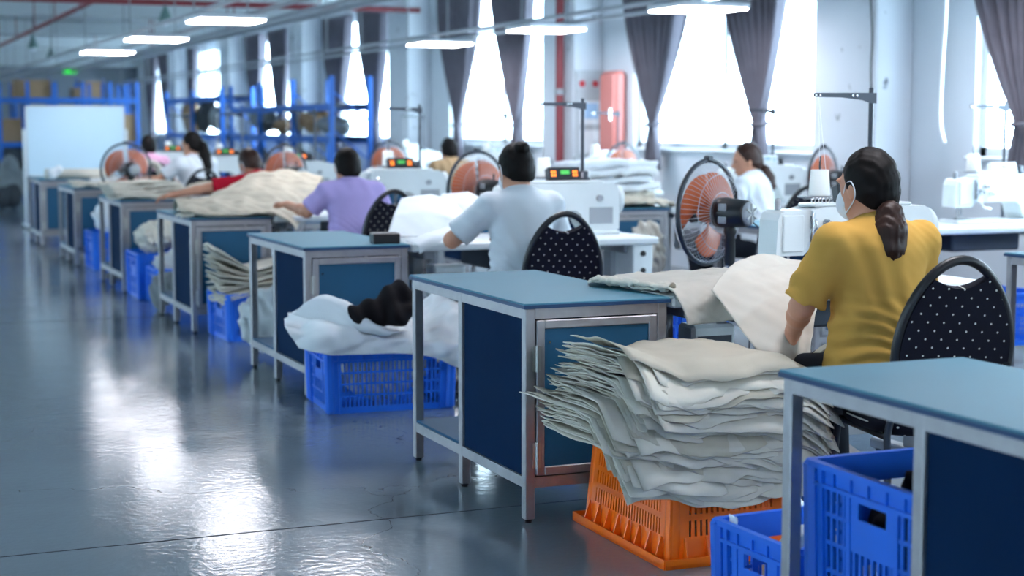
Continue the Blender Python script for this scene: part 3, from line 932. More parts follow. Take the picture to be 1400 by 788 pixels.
# ------------------------------------------------------------------ crates
def make_crate(L, W, Hh, m, style='grid', taper=.03, name='plastic_crate', pitch=.021):
    """open-topped crate, origin centre of the base on the floor, L along x, W along y"""
    r = empty(name)
    t = .006
    def tp(o, inv=False):
        for v in o.data.vertices:
            k = 1 - taper * (1 - v.co.z / Hh)
            v.co.x *= k; v.co.y *= k
    def side(length, M, deco):
        b = MB(); hl = length / 2
        def slab(u0, u1, z0, z1, th=t, off=0): b.box(u0, u1, -th / 2 - off, th / 2 - off, z0, z1, M)
        slab(-hl, hl, 0, .03); slab(-hl, hl, Hh - .055, Hh)
        slab(-hl, -hl + .045, .03, Hh - .055); slab(hl - .045, hl, .03, Hh - .055)
        zones = [(-hl + .045, hl - .045)]
        if deco == 'handle':
            hw = .085
            zones = [(-hl + .045, -hw - .018), (-hw, hw), (hw + .018, hl - .045)]
            slab(-hw - .018, -hw, .03, Hh - .055, .012); slab(hw, hw + .018, .03, Hh - .055, .012)
        nrow = 4; zz0, zz1 = .03, Hh - .055
        for zi, (u0, u1) in enumerate(zones):
            if deco == 'handle' and zi == 1:
                za = zz0 + (zz1 - zz0) * .5
                slab(u0, u1, za, zz1 - .055); 
                slab(u0, u0 + .03, zz1 - .055, zz1 - .015); slab(u1 - .03, u1, zz1 - .055, zz1 - .015)
                slab(u0, u1, zz1 - .015, zz1)
                top = za; rows = 2
            else:
                top = zz1; rows = nrow
            for k in range(1, rows):
                z = zz0 + (top - zz0) * k / rows
                slab(u0, u1, z - .005, z + .005)
            n = max(2, int((u1 - u0) / pitch))
            for k in range(n):
                u = u0 + (u1 - u0) * (k + .5) / n
                slab(u - pitch * .19, u + pitch * .19, zz0, top)
        # outside ribs and rim lip
        b.box(-hl - .004, hl + .004, -.016, -.003, Hh - .016, Hh, M)
        b.box(-hl, hl, -.012, -.003, Hh - .06, Hh - .05, M)
        for u in (-hl + .05, hl - .05): b.box(u - .006, u + .006, -.012, -.003, .0, Hh - .016, M)
        if deco == 'handle' or style == 'grid':
            for u in np.arange(-hl + .1, hl - .05, .07): b.box(u - .003, u + .003, -.010, -.003, Hh - .05, Hh - .016, M)
        o = b.build('side_panel', m, r); tp(o)
    rot = lambda a: Matrix.Rotation(a, 4, 'Z')
    side(L, Matrix.Translation((0, -W / 2, 0)), 'handle' if style == 'handle' else 'grid')
    side(L, Matrix.Translation((0, W / 2, 0)) @ rot(math.pi), 'handle' if style == 'handle' else 'grid')
    side(W, Matrix.Translation((L / 2, 0, 0)) @ rot(math.pi / 2), 'handle')
    side(W, Matrix.Translation((-L / 2, 0, 0)) @ rot(-math.pi / 2), 'handle')
    o = MB().box(-L / 2, L / 2, -W / 2, W / 2, 0, .008).build('base', m, r); tp(o)
    for sx in (-1, 1):
        for sy in (-1, 1):
            c = MB().box(sx * L / 2 - .022, sx * L / 2 + .022, sy * W / 2 - .022, sy * W / 2 + .022, .0, Hh, bev=.012).build('corner_post', m, r); tp(o)
            for v in c.data.vertices:
                k = 1 - taper * (1 - v.co.z / Hh); v.co.x *= k; v.co.y *= k
    return r

def make_upturned_crate(L, W, Hh, m):
    """crate lying bottom-up: rim flange with ribs on the floor, slotted tapered walls"""
    r = empty('upturned_crate')
    tp_ = .10
    def tp(o):
        for v in o.data.vertices:
            k = 1 - tp_ * v.co.z / Hh
            v.co.x *= k; v.co.y *= k
    def side(length, M):
        b = MB(); hl = length / 2
        def slab(u0, u1, z0, z1, th=.005, off=0): b.box(u0, u1, -th / 2 - off, th / 2 - off, z0, z1, M)
        z0, z1 = .085, Hh - .012
        slab(-hl, hl, 0, z0); slab(-hl, hl, z1, Hh)
        slab(-hl, -hl + .06, z0, z1); slab(hl - .06, hl, z0, z1)
        u0, u1 = -hl + .06, hl - .06
        rows = 4
        for k in range(1, rows):
            z = z0 + (z1 - z0) * k / rows; slab(u0, u1, z - .009, z + .009)
        n = int((u1 - u0) / .020)
        for k in range(n + 1):
            u = u0 + (u1 - u0) * k / n; slab(u - .0055, u + .0055, z0, z1)
        b.build('side_panel', m, r)
        o = r.children[-1]; tp(o)
        f = MB()
        f.box(-hl - .03, hl + .03, -.034, -.002, 0, .012, M)
        f.box(-hl - .03, hl + .03, -.034, -.029, 0, .03, M)
        for k in range(int(length / .075)):
            u = -hl + .05 + k * .075
            f.prism([(-.030, .012), (-.002, .012), (-.002, .085), (-.008, .085)], u - .003, u + .003, 'x', M)
        o = f.build('rim_flange', m, r)
    rot = lambda a: Matrix.Rotation(a, 4, 'Z')
    side(L, Matrix.Translation((0, -W / 2, 0))); side(L, Matrix.Translation((0, W / 2, 0)) @ rot(math.pi))
    side(W, Matrix.Translation((L / 2, 0, 0)) @ rot(math.pi / 2)); side(W, Matrix.Translation((-L / 2, 0, 0)) @ rot(-math.pi / 2))
    o = MB().box(-L / 2, L / 2, -W / 2, W / 2, Hh - .008, Hh).build('base', m, r); tp(o)
    for sx in (-1, 1):
        for sy in (-1, 1):
            x, y = sx * (L / 2 - .02), sy * (W / 2 - .02)
            o = MB().tube([(x, y, 0), (x, y, Hh)], .026, 12).build('corner_post', m, r); tp(o)
    return r

# ------------------------------------------------------------------ place the two bench rows
K1 = range(0, 7); K2 = range(0, 7)
yk = lambda k: YN0 + STEP * k
bench_lab1 = [
    'blue-topped steel workbench with a blue crate on its lower shelf',
    'blue-topped steel workbench beside the woman in the mustard shirt',
    'blue-topped steel workbench carrying white padding and a small black box',
    'blue-topped steel workbench heaped with beige canvas beside the woman in lilac',
    'blue-topped steel workbench covered with a cream canvas stack, beside the worker in red',
    'blue-topped steel workbench beside the ponytailed worker in white, near the whiteboard',
    'blue-topped steel workbench directly in front of the whiteboard, last of its row']
bench_lab2 = [
    'window-side steel workbench, first of its row, beside an empty sewing table',
    'window-side steel workbench across the aisle behind the woman in mustard',
    'window-side steel workbench loaded with canvas, beside the woman in white with brown hair',
    'window-side steel workbench just past the one loaded with canvas',
    'window-side steel workbench next to the worker in tan',
    'window-side steel workbench just past the worker in tan',
    'window-side steel workbench nearest the blue racks']
who1 = ['before the nearest workbench', 'in front of the woman in mustard', 'in front of the woman in the white blouse', 'in front of the woman in lilac',
        'in front of the worker in red', 'in front of the ponytailed worker in white', 'in front of the worker in pink']
who2 = ['at the head of the window-side row', 'standing free of any worker by the near window', 'in front of the woman in white with brown hair',
        'in the window-side row behind the canvas-loaded bench', 'in front of the worker in tan', 'in the window-side row past the worker in tan', 'in the window-side row by the blue racks']
bench = make_bench(); stable = make_sewing_table(); mach = make_machine('machine_grey'); machw = make_machine('machine_white'); stand = make_stand()
first = [True] * 4
def put(proto, i, loc, label, cat, group):
    o = proto if first[i] else dup(proto)
    first[i] = False
    o.location = loc
    tag(o, label, cat, group)
    return o
for row, (X0, K, bl, wl) in enumerate(((X1, K1, bench_lab1, who1), (X2, K2, bench_lab2, who2))):
    for k in K:
        y = yk(k)
        put(bench, 0, (X0, y, 0), bl[k], 'workbench', 'steel workbenches in rows')
        put(stable, 1, (X0 + BW + .012, y, 0), 'white-topped industrial sewing table ' + wl[k], 'sewing table', 'sewing tables in rows')
        if row == 0 and k == 0: continue
        if row == 0:
            put(mach, 2, (X0 + 1.16, y + .36, .75), 'grey industrial sewing machine ' + wl[k], 'sewing machine', 'industrial sewing machines')
        else:
            o = machw if k == 0 else dup(machw)
            o.location = (X0 + 1.18, y + .36, .75)
            tag(o, 'white industrial sewing machine ' + wl[k], 'sewing machine', 'industrial sewing machines')
        put(stand, 3, (X0 + 1.79, y + .60, .75), 'dark thread stand ' + wl[k], 'thread stand', 'thread stands')

# ------------------------------------------------------------------ chairs
chair = make_chair()
def put_chair(x, y, rz, label, proto=[True]):
    o = chair if proto[0] else dup(chair); proto[0] = False
    o.location = (x, y, 0); o.rotation_euler = (0, 0, rz)
    tag(o, label, 'chair', 'dotted oval-back chairs')
put_chair(3.14, 4.14, R(-10), 'navy white-dotted oval-back chair behind the woman in mustard')
put_chair(3.09, 6.92, R(-4), 'navy white-dotted oval-back chair behind the woman in the white blouse')
put_chair(3.16, 9.70, R(6), 'navy white-dotted oval-back chair behind the woman in lilac')
put_chair(3.10, 12.45, R(0), 'navy oval-back chair behind the worker in red')
put_chair(3.16, 15.10, R(0), 'navy oval-back chair behind the ponytailed worker in white')
put_chair(3.22, 17.75, R(0), 'navy oval-back chair behind the worker in pink')
put_chair(6.02, 9.32, R(-12), 'navy oval-back chair of the brown-haired woman in white')
put_chair(5.72, 14.85, R(0), 'navy oval-back chair behind the worker in tan')

# ------------------------------------------------------------------ fans
fan = make_fan()
def put_fan(x, y, rz, label, proto=[True]):
    o = fan if proto[0] else dup(fan); proto[0] = False
    o.location = (x, y, 0); o.rotation_euler = (0, 0, rz)
    tag(o, label, 'fan', 'orange-bladed pedestal fans')
put_fan(3.62, 6.33, R(26), 'orange-bladed pedestal fan behind the bench of the woman in mustard')
put_fan(3.60, 9.10, R(20), 'orange-bladed pedestal fan between the women in white blouse and lilac')
put_fan(3.42, 12.95, R(25), 'orange-bladed pedestal fan beside the worker in red')
put_fan(2.42, 14.66, R(10), 'orange-bladed pedestal fan behind the cream canvas stack')
put_fan(5.18, 15.52, R(15), 'orange-bladed pedestal fan just past the worker in tan')
put_fan(6.55, 13.0, R(20), 'orange-bladed pedestal fan beside the window-side bench past the canvas')
put_fan(6.68, 10.0, R(30), 'orange-bladed pedestal fan behind the brown-haired woman in white')

# ------------------------------------------------------------------ crates
cr_a = make_crate(.60, .44, .30, 'crate_blue', 'grid')
cr_b = make_crate(.42, .36, .27, 'crate_blue', 'handle')
cr_c = make_crate(.46, .50, .36, 'crate_blue', 'handle', pitch=.024)
def put_crate(proto, x, y, z, rz, label, used=set()):
    o = proto if proto.name not in used else dup(proto)
    used.add(proto.name)
    o.location = (x, y, z); o.rotation_euler = (0, 0, rz)
    tag(o, label, 'crate', 'blue plastic crates')
    return o
put_crate(cr_a, 2.40, 7.36, 0, R(-4), 'blue plastic crate under white padding in front of a bench')
put_crate(cr_a, 2.52, 10.08, 0, R(2), 'blue plastic crate holding a fanned beige canvas bundle')
put_crate(cr_c, 2.38, 12.80, 0, R(0), 'tall blue plastic crate before the bench with cream canvas')
put_crate(cr_b, 2.42, 12.30, 0, R(0), 'short blue plastic crate pushed against a taller one')
put_crate(cr_c, 2.44, 15.52, 0, R(0), 'blue plastic crate with white cloth by the bench of the ponytailed worker')
put_crate(cr_b, 2.42, 3.60, 0, R(3), 'low open blue plastic crate on the floor beside the orange crate')
put_crate(cr_c, 2.42, 3.05, .167, R(0), 'blue plastic crate standing on the lower shelf of the nearest workbench')
put_crate(cr_a, 3.06, 6.20, 0, R(0), 'blue plastic crate at the bottom of a stack of two behind the mustard woman\'s machine')
put_crate(cr_a, 3.05, 6.20, .30, R(1), 'blue plastic crate on top of a stack of two behind the mustard woman\'s machine')
put_crate(cr_b, 5.27, 10.10, 0, R(0), 'blue plastic crate with cloth before the canvas-loaded window-side bench')
put_crate(cr_a, 6.05, 7.45, .10, R(0), 'blue plastic crate under the unattended window-side sewing table')
oc = make_upturned_crate(.44, .62, .33, 'crate_orange')
oc.location = (2.53, 4.545, 0); oc.rotation_euler = (0, 0, R(-1))
tag(oc, 'upturned orange plastic crate under a large pile of beige canvas', 'crate')

# ------------------------------------------------------------------ people (seated at the machines, facing +y)
def unit(v):
    v = np.array(v, float); return v / (np.linalg.norm(v) + 1e-9)
def add_hand(s, wrist, d, n, side, curl=.6, fr=.0095):
    d = unit(d); n = unit(np.array(n, float) - d * np.dot(n, d)); t = unit(np.cross(d, n)) * side
    w = np.array(wrist, float)
    M = Matrix(np.stack([t, d, n], 1).tolist())
    s.ell(w + d * .048, (.041, .055, .017), .012, M)
    s.cap(w - d * .01, w + d * .03, .025, .026, .015)
    for i, (o, L) in enumerate(((.030, .068), (.010, .078), (-.010, .073), (-.029, .056))):
        b = w + d * .090 + t * o
        a1 = curl * .5; a2 = curl * 1.5
        p1 = b + (d * math.cos(a1) + n * math.sin(a1)) * L * .5 + t * o * .12
        p2 = p1 + (d * math.cos(a2) + n * math.sin(a2)) * L * .5
        s.cap(b, p1, fr, fr * .95, .005); s.cap(p1, p2, fr * .95, fr * .8, .004)
    tb = w + d * .025 + t * .036
    t1 = tb + unit(d * .75 + t * .7 + n * .2) * .042
    t2 = t1 + unit(d * .95 + t * .15 + n * .4) * .034
    s.cap(tb, t1, .0125, .0115, .010); s.cap(t1, t2, .0112, .009, .004)

def person(loc, rz, label, shirt, hair='hair_black', style='pony', lean=.0, head_yaw=0, head_pitch=0, h=.011,
           elL=(-.26, .08, .76), wrL=(-.16, .33, .80), elR=(.26, .10, .76), wrR=(.14, .34, .80),
           mask=True, sleeve=.72, drop=0.0, group='seated sewing workers', wide=1.0, handn=(0, 0, -1), tail=None, side_lean=0.0):
    r = empty('person', loc, rz)
    tag(r, label, 'person', group)
    S = lambda y, z, x=0.0: np.array((x + side_lean * max(0, (z - .55)), y + lean * max(0, (z - .55)), z - drop * max(0, z - .55)))
    pel = S(0, .56); wai = S(.0, .74); che = S(.0, .92); nb = S(.01, 1.035); hc = S(.045, 1.165)
    shL = S(.0, .985, -.155 * wide); shR = S(.0, .985, .155 * wide)
    elL, wrL, elR, wrR = map(np.array, (elL, wrL, elR, wrR))
    HR = Matrix.Rotation(head_yaw, 3, 'Z') @ Matrix.Rotation(head_pitch, 3, 'X')
    hp = lambda x, y, z: hc + np.array(HR @ Vector((x, y, z)))
    # -- body, one continuous surface
    b = SDF()
    b.ell(pel, (.165 * wide, .125, .12), .04); b.ell(wai, (.13 * wide, .095, .15), .05); b.ell(che, (.145 * wide, .10, .15), .05)
    b.cap(shL, shR, .052, .052, .05)
    b.cap(nb - np.array((0, 0, .03)), hp(0, -.015, -.07), .053, .048, .03)
    b.ell(hc, (.073, .093, .112), .02, HR); b.ell(hp(0, .032, -.062), (.052, .054, .052), .03, HR)
    b.cap(hp(0, .088, .012), hp(0, .106, -.024), .008, .013, .012)
    b.cap(hp(-.028, .085, -.063), hp(.028, .085, -.063), .008, .008, .012)
    for sx in (-1, 1):
        b.ell(hp(sx * .077, -.004, -.01), (.010, .020, .032), .006, HR)
        b.ell(hp(sx * .03, .083, .03), (.022, .010, .008), .012, HR)
    for (sh, el, wr, sd) in ((shL, elL, wrL, 1), (shR, elR, wrR, -1)):
        b.cap(sh, el, .047, .038, .03); b.cap(el, el + (wr - el) * .35, .037, .036, .02); b.cap(el + (wr - el) * .35, wr, .036, .025, .02)
        add_hand(b, wr, wr - el, handn, sd, fr=.0095 if h < .01 else .011)
    kn = .46
    for sx in (-1, 1):
        hip = np.array((sx * .09, .02, .53)); k_ = np.array((sx * .12, .42, .50)); a_ = np.array((sx * .12, .36, .09))
        b.cap(hip, k_, .082, .056, .03); b.cap(k_, a_, .055, .036, .02)
        b.cap(a_ + np.array((0, -.03, -.045)), a_ + np.array((0, .14, -.055)), .036, .028, .015)
    b.build('body', 'skin', r, h)
    # -- trousers and shoes
    t = SDF()
    t.ell(pel + np.array((0, 0, -.01)), (.178 * wide, .14, .12), .04)
    for sx in (-1, 1):
        hip = np.array((sx * .09, .02, .53)); k_ = np.array((sx * .12, .42, .50)); a_ = np.array((sx * .12, .36, .10))
        t.cap(hip, k_, .092, .068, .03); t.cap(k_, a_, .068, .054, .03)
    t.build('trousers', 'trouser_dark', r, .016)
    for sx in (-1, 1):
        f = SDF(); f.cap((sx * .12, .32, .045), (sx * .12, .50, .04), .044, .038, .01)
        f.cut.append(lambda G: .004 - G[..., 2])
        f.build('shoe', 'black_plastic', r, .014)
    # -- shirt
    s = SDF()
    g = .014
    s.ell(pel + np.array((0, -.005, .02)), (.18 * wide, .138, .13), .05); s.ell(wai, (.155 * wide, .12, .17), .06); s.ell(che, (.160 * wide, .115, .155), .05)
    s.cap(shL, shR, .062, .062, .05); s.cap(nb + np.array((0, -.01, -.04)), nb + np.array((0, -.004, -.005)), .075, .058, .04)
    for (sh, el) in ((shL, elL), (shR, elR)):
        e = sh + (el - sh) * sleeve
        s.cap(sh, e, .062, .070, .03)
        dirn = unit(el - sh)
        s.cut.append(lambda G, e=e, dirn=dirn, sh=sh: np.where(np.abs((G - sh) @ np.array((1.0, 0, 0))) < 0, -1, 
                     np.where(np.linalg.norm(G - e, axis=-1) < .105, (G - e) @ dirn - .004, -1)))
    s.cut.append(lambda G: .50 - G[..., 2])
    sd_ = abs(hash(label)) % 1 if False else sum(map(ord, label)) % 997
    def folds(G, sd=sd_):
        x, y, z = G[..., 0], G[..., 1], G[..., 2]
        low = np.clip((.86 - z) / .25, 0, 1)
        f1 = np.sin(135 * (z + .45 * x + .05 * np.sin(12 * x + sd)) + 2.5 * wob(G, sd, 18, 3)) * (.12 + .88 * low) * np.clip(.4 + wob(G, sd + 5, 14, 3), 0, 1)
        f2 = np.sin(105 * (x * .8 + .45 * z) + 2.5 * wob(G, sd + 1, 14, 3)) * np.clip(.2 + wob(G, sd + 2, 12, 3), 0, 1)
        return .0060 * f1 + .0055 * f2 + .003 * wob(G, sd + 3, 42, 4)
    s.disp = folds
    s.build('shirt', shirt, r, h)
    # -- hair
    q = SDF()
    q.ell(hp(0, -.014, .012), (.085, .100, .118), .02, HR); q.ell(hp(0, -.036, -.034), (.068, .060, .066), .03, HR)
    nrm = np.array(HR @ Vector((0, .88, -.47))); o0 = hp(0, .022, .01)
    nr2 = np.array(HR @ Vector((0, .72, -1.0))); o2 = hp(0, 0, -.018 if style == 'bun' else -.028)
    q.cut.append(lambda G: np.maximum((G - o0) @ nrm, (G - o2) @ (nr2 / np.linalg.norm(nr2))))
    q.disp = lambda G: .0016 * np.sin(330 * ((G - hc) @ np.array(HR @ Vector((1, .3, .15)))) + 3 * wob(G, 3, 12, 3)) + .0022 * wob(G, 4, 90, 4)
    q.build('hair', hair, r, min(h, .009))
    if style in ('pony', 'bun', 'long'):
        p = SDF()
        if style == 'bun':
            c = hp(0, -.085, .085); p.ell(c, (.040, .036, .034), .01, HR); p.cap(hp(0, -.06, .06), c, .03, .03, .01)
        else:
            pts = tail or [(-.006, -.078, -.062), (-.018, -.100, -.092), (-.030, -.104, -.145), (-.036, -.100, -.20), (-.036, -.090, -.24)]
            rad = [.024, .042, .056, .054, .034]
            P_ = [hp(*c) for c in pts]
            for i in range(len(P_) - 1): p.cap(P_[i], P_[i + 1], rad[i], rad[i + 1], .012)
        p.disp = lambda G: .0034 * np.sin(340 * ((G - hc) @ np.array(HR @ Vector((1, .5, .06)))) + 3 * wob(G, 9, 9, 3))
        p.build('ponytail' if style != 'bun' else 'hair_bun', 'hair_brown' if style == 'pony' else hair, r, .008)
        if style == 'pony':
            c = Vector(hp(-.010, -.085, -.072)); a = Vector(hp(-.022, -.105, -.105)) - c
            Mx = Matrix.Translation(c) @ a.to_track_quat('Z', 'Y').to_matrix().to_4x4()
            MB().tube([tuple(Mx @ Vector((.026 * math.cos(u), .026 * math.sin(u), .004))) for u in np.linspace(0, 6.28, 17)[:-1]], .007, 6, closed=True).build('hair_tie', 'black_plastic', r)
    # -- face
    for sx in (-1, 1):
        MB().lathe([(0, -.008), (.008, -.004), (.009, 0), (.006, .006), (0, .008)], 10, Matrix.Translation(hp(sx * .031, .080, .012))).build('eye', 'eye_dark', r)
    if mask:
        m = SDF(); m.ell(hp(0, .055, -.048), (.061, .062, .058), .01, HR); m.ell(hp(0, .095, -.03), (.020, .022, .026), .02, HR)
        nv = np.array(HR @ Vector((0, 1, 0))); om = hp(0, .045, 0)
        m.cut.append(lambda G: (om - G) @ nv)
        m.build('face_mask', 'mask_white', r, .008)
        for sx in (-1, 1):
            lp = [hp(sx * .058, .05, -.02), hp(sx * .078, .02, .012), hp(sx * .086, -.008, .02), hp(sx * .088, -.024, -.01), hp(sx * .080, -.01, -.042), hp(sx * .056, .05, -.082)]
            C = hanging([[x_, x_] for x_ in lp], 20, 2)[:, 0]
            MB().tube([tuple(x_) for x_ in C], .0022, 5).build('ear_loop', 'mask_white', r)
    else:
        MB().tube([hp(-.024, .088, -.064), hp(0, .096, -.062), hp(.024, .088, -.064)], .005, 6).build('mouth', 'lip', r)
    return r

person((3.07, 4.26, -.0), R(4), 'woman in mustard T-shirt with a low brown ponytail, sewing beige canvas', 'shirt_yellow', 'hair_black', 'pony',
       lean=.05, drop=.035, head_yaw=R(10), head_pitch=R(-6), h=.0075, elL=(-.235, .10, .765), wrL=(-.13, .28, .66), elR=(.25, .12, .77), wrR=(.15, .36, .80),
       sleeve=.86, handn=(1, 0, -.3), wide=1.12)
person((3.02, 7.04, 0), R(4), 'woman in white blouse with black hair in a bun', 'shirt_white', 'hair_black', 'bun', lean=.06, drop=.05, head_yaw=R(0), head_pitch=R(-12),
       h=.010, elL=(-.31, .14, .80), wrL=(-.18, .34, .80), elR=(.26, .14, .80), wrR=(.15, .38, .80), sleeve=.82, wide=1.05)
person((3.04, 9.80, 0), R(6), 'woman in lilac T-shirt with short black hair, bent over beige canvas', 'shirt_lilac', 'hair_black', 'short', lean=.12, drop=.14,
       head_pitch=R(-14), h=.011, elL=(-.27, .14, .80), wrL=(-.30, .36, .83), elR=(.26, .14, .80), wrR=(.12, .36, .82), sleeve=.8, wide=1.08)
person((3.14, 12.40, 0), R(24), 'worker in red shirt leaning over the table with one arm stretched', 'shirt_red', 'hair_brown', 'short', lean=.30, drop=.20,
       head_pitch=R(-30), h=.012, elL=(-.36, .28, .86), wrL=(-.56, .46, .81), elR=(.22, .34, .82), wrR=(.06, .52, .80), sleeve=.85)
person((3.16, 15.24, 0), R(20), 'worker in white shirt with a long black ponytail', 'shirt_white', 'hair_black', 'long', lean=.02, head_yaw=R(25), head_pitch=R(-10), h=.012,
       elL=(-.32, .12, .84), wrL=(-.45, .36, .84), wide=1.1, mask=False,
       tail=[(0, -.09, .02), (.005, -.118, -.03), (.010, -.120, -.12), (.012, -.115, -.22), (.012, -.10, -.32)])
person((3.22, 17.92, 0), R(0), 'worker in pink shirt seated near the whiteboard', 'shirt_pink', 'hair_black', 'short', lean=.10, drop=.08, head_pitch=R(-10), h=.013)
person((5.84, 9.52, 0), R(30), 'woman in white shirt with loose brown ponytail in the window-side row', 'shirt_white', 'hair_brown', 'pony', lean=.08, drop=.10, head_yaw=R(40), head_pitch=R(-12), h=.011, mask=False)
person((5.68, 15.05, 0), R(0), 'worker in tan shirt in the window-side row', 'shirt_tan', 'hair_black', 'short', lean=.06, drop=.10, head_pitch=R(-8), h=.013)

# ------------------------------------------------------------------ canvas pile on the orange crate
def canvas_piece(i, n):
    rs = np.random.RandomState(100 + i)
    u = np.linspace(-1, 1, 30)[:, None]; v = np.linspace(-1, 1, 18)[None, :]
    t = i / (n - 1)
    L = .375 + rs.uniform(-.03, .02) - .05 * t; W = .29 + rs.uniform(-.035, .03) - .02 * t
    cx = 2.52 + .01 * t + rs.uniform(-.025, .02); cy = 4.475 + rs.uniform(-.03, .03)
    if t < .55: cx -= .02 + .05 * math.sin(t / .55 * math.pi)
    x = u * L * (1 + .03 * np.sin(v * 3 + i)); y = v * W * (1 + .05 * np.sin(u * 4 + i * 1.3)) + .0 * u
    a = rs.uniform(-.10, .10)
    X = cx + x * math.cos(a) - y * math.sin(a); Y = cy + x * math.sin(a) + y * math.cos(a)
    # supporting surface: crate top, drooping past its sides, sagging to the right
    dxl = np.clip(2.36 - X, 0, 1); dxr = np.clip(X - 2.74, 0, 1); dyn = np.clip(4.30 - Y, 0, 1)
    base = .338 - .30 * dxr - (1.25 - .35 * t) * dyn ** 1.12 - .10 * np.clip(X - 2.35, 0, 1) * t * (1 - t) * 4 + .16 * dxl
    mid = t * (1 - t) * 4
    Z = base + .268 * t * (1 - .30 * np.clip(dxr / .3, 0, 1)) + .18 * dxl * (t - .3) - .10 * np.clip(X - 2.3, 0, 1) * (1 - t) * .5
    G = np.stack([X, Y, np.zeros_like(X)], -1)
    Z = Z + .012 * t * wob(G, 11, 9, 4) + .007 * wob(G, 12, 26, 4) + .0022 * wob(G, 30 + i, 45, 4) * (.4 + np.abs(v)) + .020 * np.clip(np.abs(v) - .62, 0, 1) * wob(G, 60 + i, 42, 3) + .012 * np.clip(-u - .6, 0, 1) * wob(G, 90 + i, 26, 3) * (1 + 0 * v)
    Y = Y + .012 * wob(G, 200 + i, 40, 3) * np.clip(-v, 0, 1)
    if i >= n - 2: Z = Z + .008 * (i - n + 3)
    P = np.stack([X, Y, Z], -1)
    c = np.array([cx, cy, .335])
    o = MB().sheet(P - c, .003 + .001 * rs.rand()).build('canvas_piece', ('canvas_beige', 'canvas_cream', 'canvas_beige', 'canvas_tan')[i % 4 if i % 7 else 0])
    o.location = c
    tag(o, 'flat beige canvas piece in the large pile on the orange crate', 'fabric', 'canvas pieces piled on the orange crate')
NPILE = 60
for i in range(NPILE): canvas_piece(i, NPILE)

# ------------------------------------------------------------------ loose cloth from control grids
def bilin(ctrl, mu, mv):
    C = np.array(ctrl, float)
    def A(n, m):
        Q = np.zeros((m, n))
        for j, t in enumerate(np.linspace(0, n - 1, m)):
            i = min(int(t), n - 2); Q[j, i] += 1 - (t - i); Q[j, i + 1] += t - i
        return Q
    return np.einsum('ia,abk,jb->ijk', A(C.shape[0], mu), C, A(C.shape[1], mv))
def cloth(name, ctrl, m, label, cat='fabric', th=.004, mu=30, mv=30, wr=.004, wf=25, seed=1, group=None, crisp=False):
    P = (bilin if crisp else hanging)(ctrl, mu, mv)
    du = np.gradient(P, axis=0); dv = np.gradient(P, axis=1)
    N = np.cross(du, dv); N /= (np.linalg.norm(N, axis=2, keepdims=True) + 1e-9)
    wf = wf * 2.6; wr = wr * .75
    P = P + N * (wr * (.7 * wob(P, seed, wf, 5) + .8 * (1 - 2 * np.abs(np.tanh(1.6 * wob(P, seed + 50, wf * .7, 3)))) + .45 * wob(P, seed + 99, wf * 2.3, 4)))[..., None]
    c = P.reshape(-1, 3).mean(0); c[2] = P[..., 2].min()
    o = MB().sheet(P - c, th).build(name, m)
    o.location = c
    return tag(o, label, cat, group)

# strip of canvas lying on the bench of the woman in mustard and falling over its corner
cloth('canvas_strip', [
    [(2.56, 5.36, .760), (2.66, 5.50, .762), (2.86, 5.52, .764), (3.10, 5.44, .772)],
    [(2.58, 5.24, .775), (2.72, 5.34, .785), (2.90, 5.36, .788), (3.12, 5.30, .800)],
    [(2.62, 5.08, .765), (2.76, 5.14, .782), (2.94, 5.18, .790), (3.14, 5.16, .815)],
    [(2.66, 4.92, .775), (2.80, 4.94, .790), (2.96, 4.97, .800), (3.12, 4.98, .83)],
    [(2.68, 4.865, .73), (2.80, 4.86, .74), (2.94, 4.87, .75), (3.06, 4.88, .76)],
    [(2.70, 4.855, .655), (2.80, 4.85, .66), (2.92, 4.86, .665), (3.04, 4.87, .67)]], 'canvas_beige',
    'beige canvas strip falling over the corner of the bench by the orange crate', th=.006, mu=50, wr=.006, wf=30, seed=4)
cloth('rolled_hem', [[(2.575 + .10 * a + .02 * math.sin(b * 1.57), 5.33 - .40 * a + .02 * math.cos(b * 1.57), .766 + .012 * (1 - math.cos(b * 1.57)))
                       for b in range(5)] for a in np.linspace(0, 1, 7)], 'canvas_cream',
      'loosely rolled canvas edge lying on the bench by the orange crate', wr=.008, wf=55, seed=9, mu=40)
cloth('sewn_canvas', [
    [(2.74, 4.76, .785), (2.88, 4.88, .85), (3.06, 5.00, .875), (3.20, 5.02, .86), (3.30, 5.0, .83)],
    [(2.755, 4.70, .735), (2.87, 4.74, .79), (3.00, 4.80, .815), (3.12, 4.82, .81), (3.20, 4.78, .79)],
    [(2.775, 4.64, .67), (2.87, 4.62, .70), (2.96, 4.63, .72), (3.04, 4.65, .73), (3.08, 4.63, .73)],
    [(2.80, 4.58, .61), (2.87, 4.54, .62), (2.93, 4.54, .63), (2.98, 4.55, .64), (3.00, 4.54, .65)],
    [(2.83, 4.52, .54), (2.87, 4.48, .545), (2.90, 4.47, .55), (2.93, 4.47, .555), (2.95, 4.47, .56)]], 'canvas_beige',
    'large beige canvas panel hanging from the machine in the hand of the woman in mustard', th=.004, wr=.009, wf=12, seed=12, mu=40, mv=40)
cloth('lap_canvas', [
    [(2.92, 4.50, .56), (2.98, 4.48, .60), (3.05, 4.46, .63)],
    [(2.95, 4.42, .60), (3.00, 4.40, .64), (3.07, 4.40, .66)],
    [(3.00, 4.36, .66), (3.04, 4.35, .67), (3.10, 4.36, .67)]], 'canvas_tan', 'beige canvas flap lying over the lap of the woman in mustard', mu=16, mv=16, seed=3)

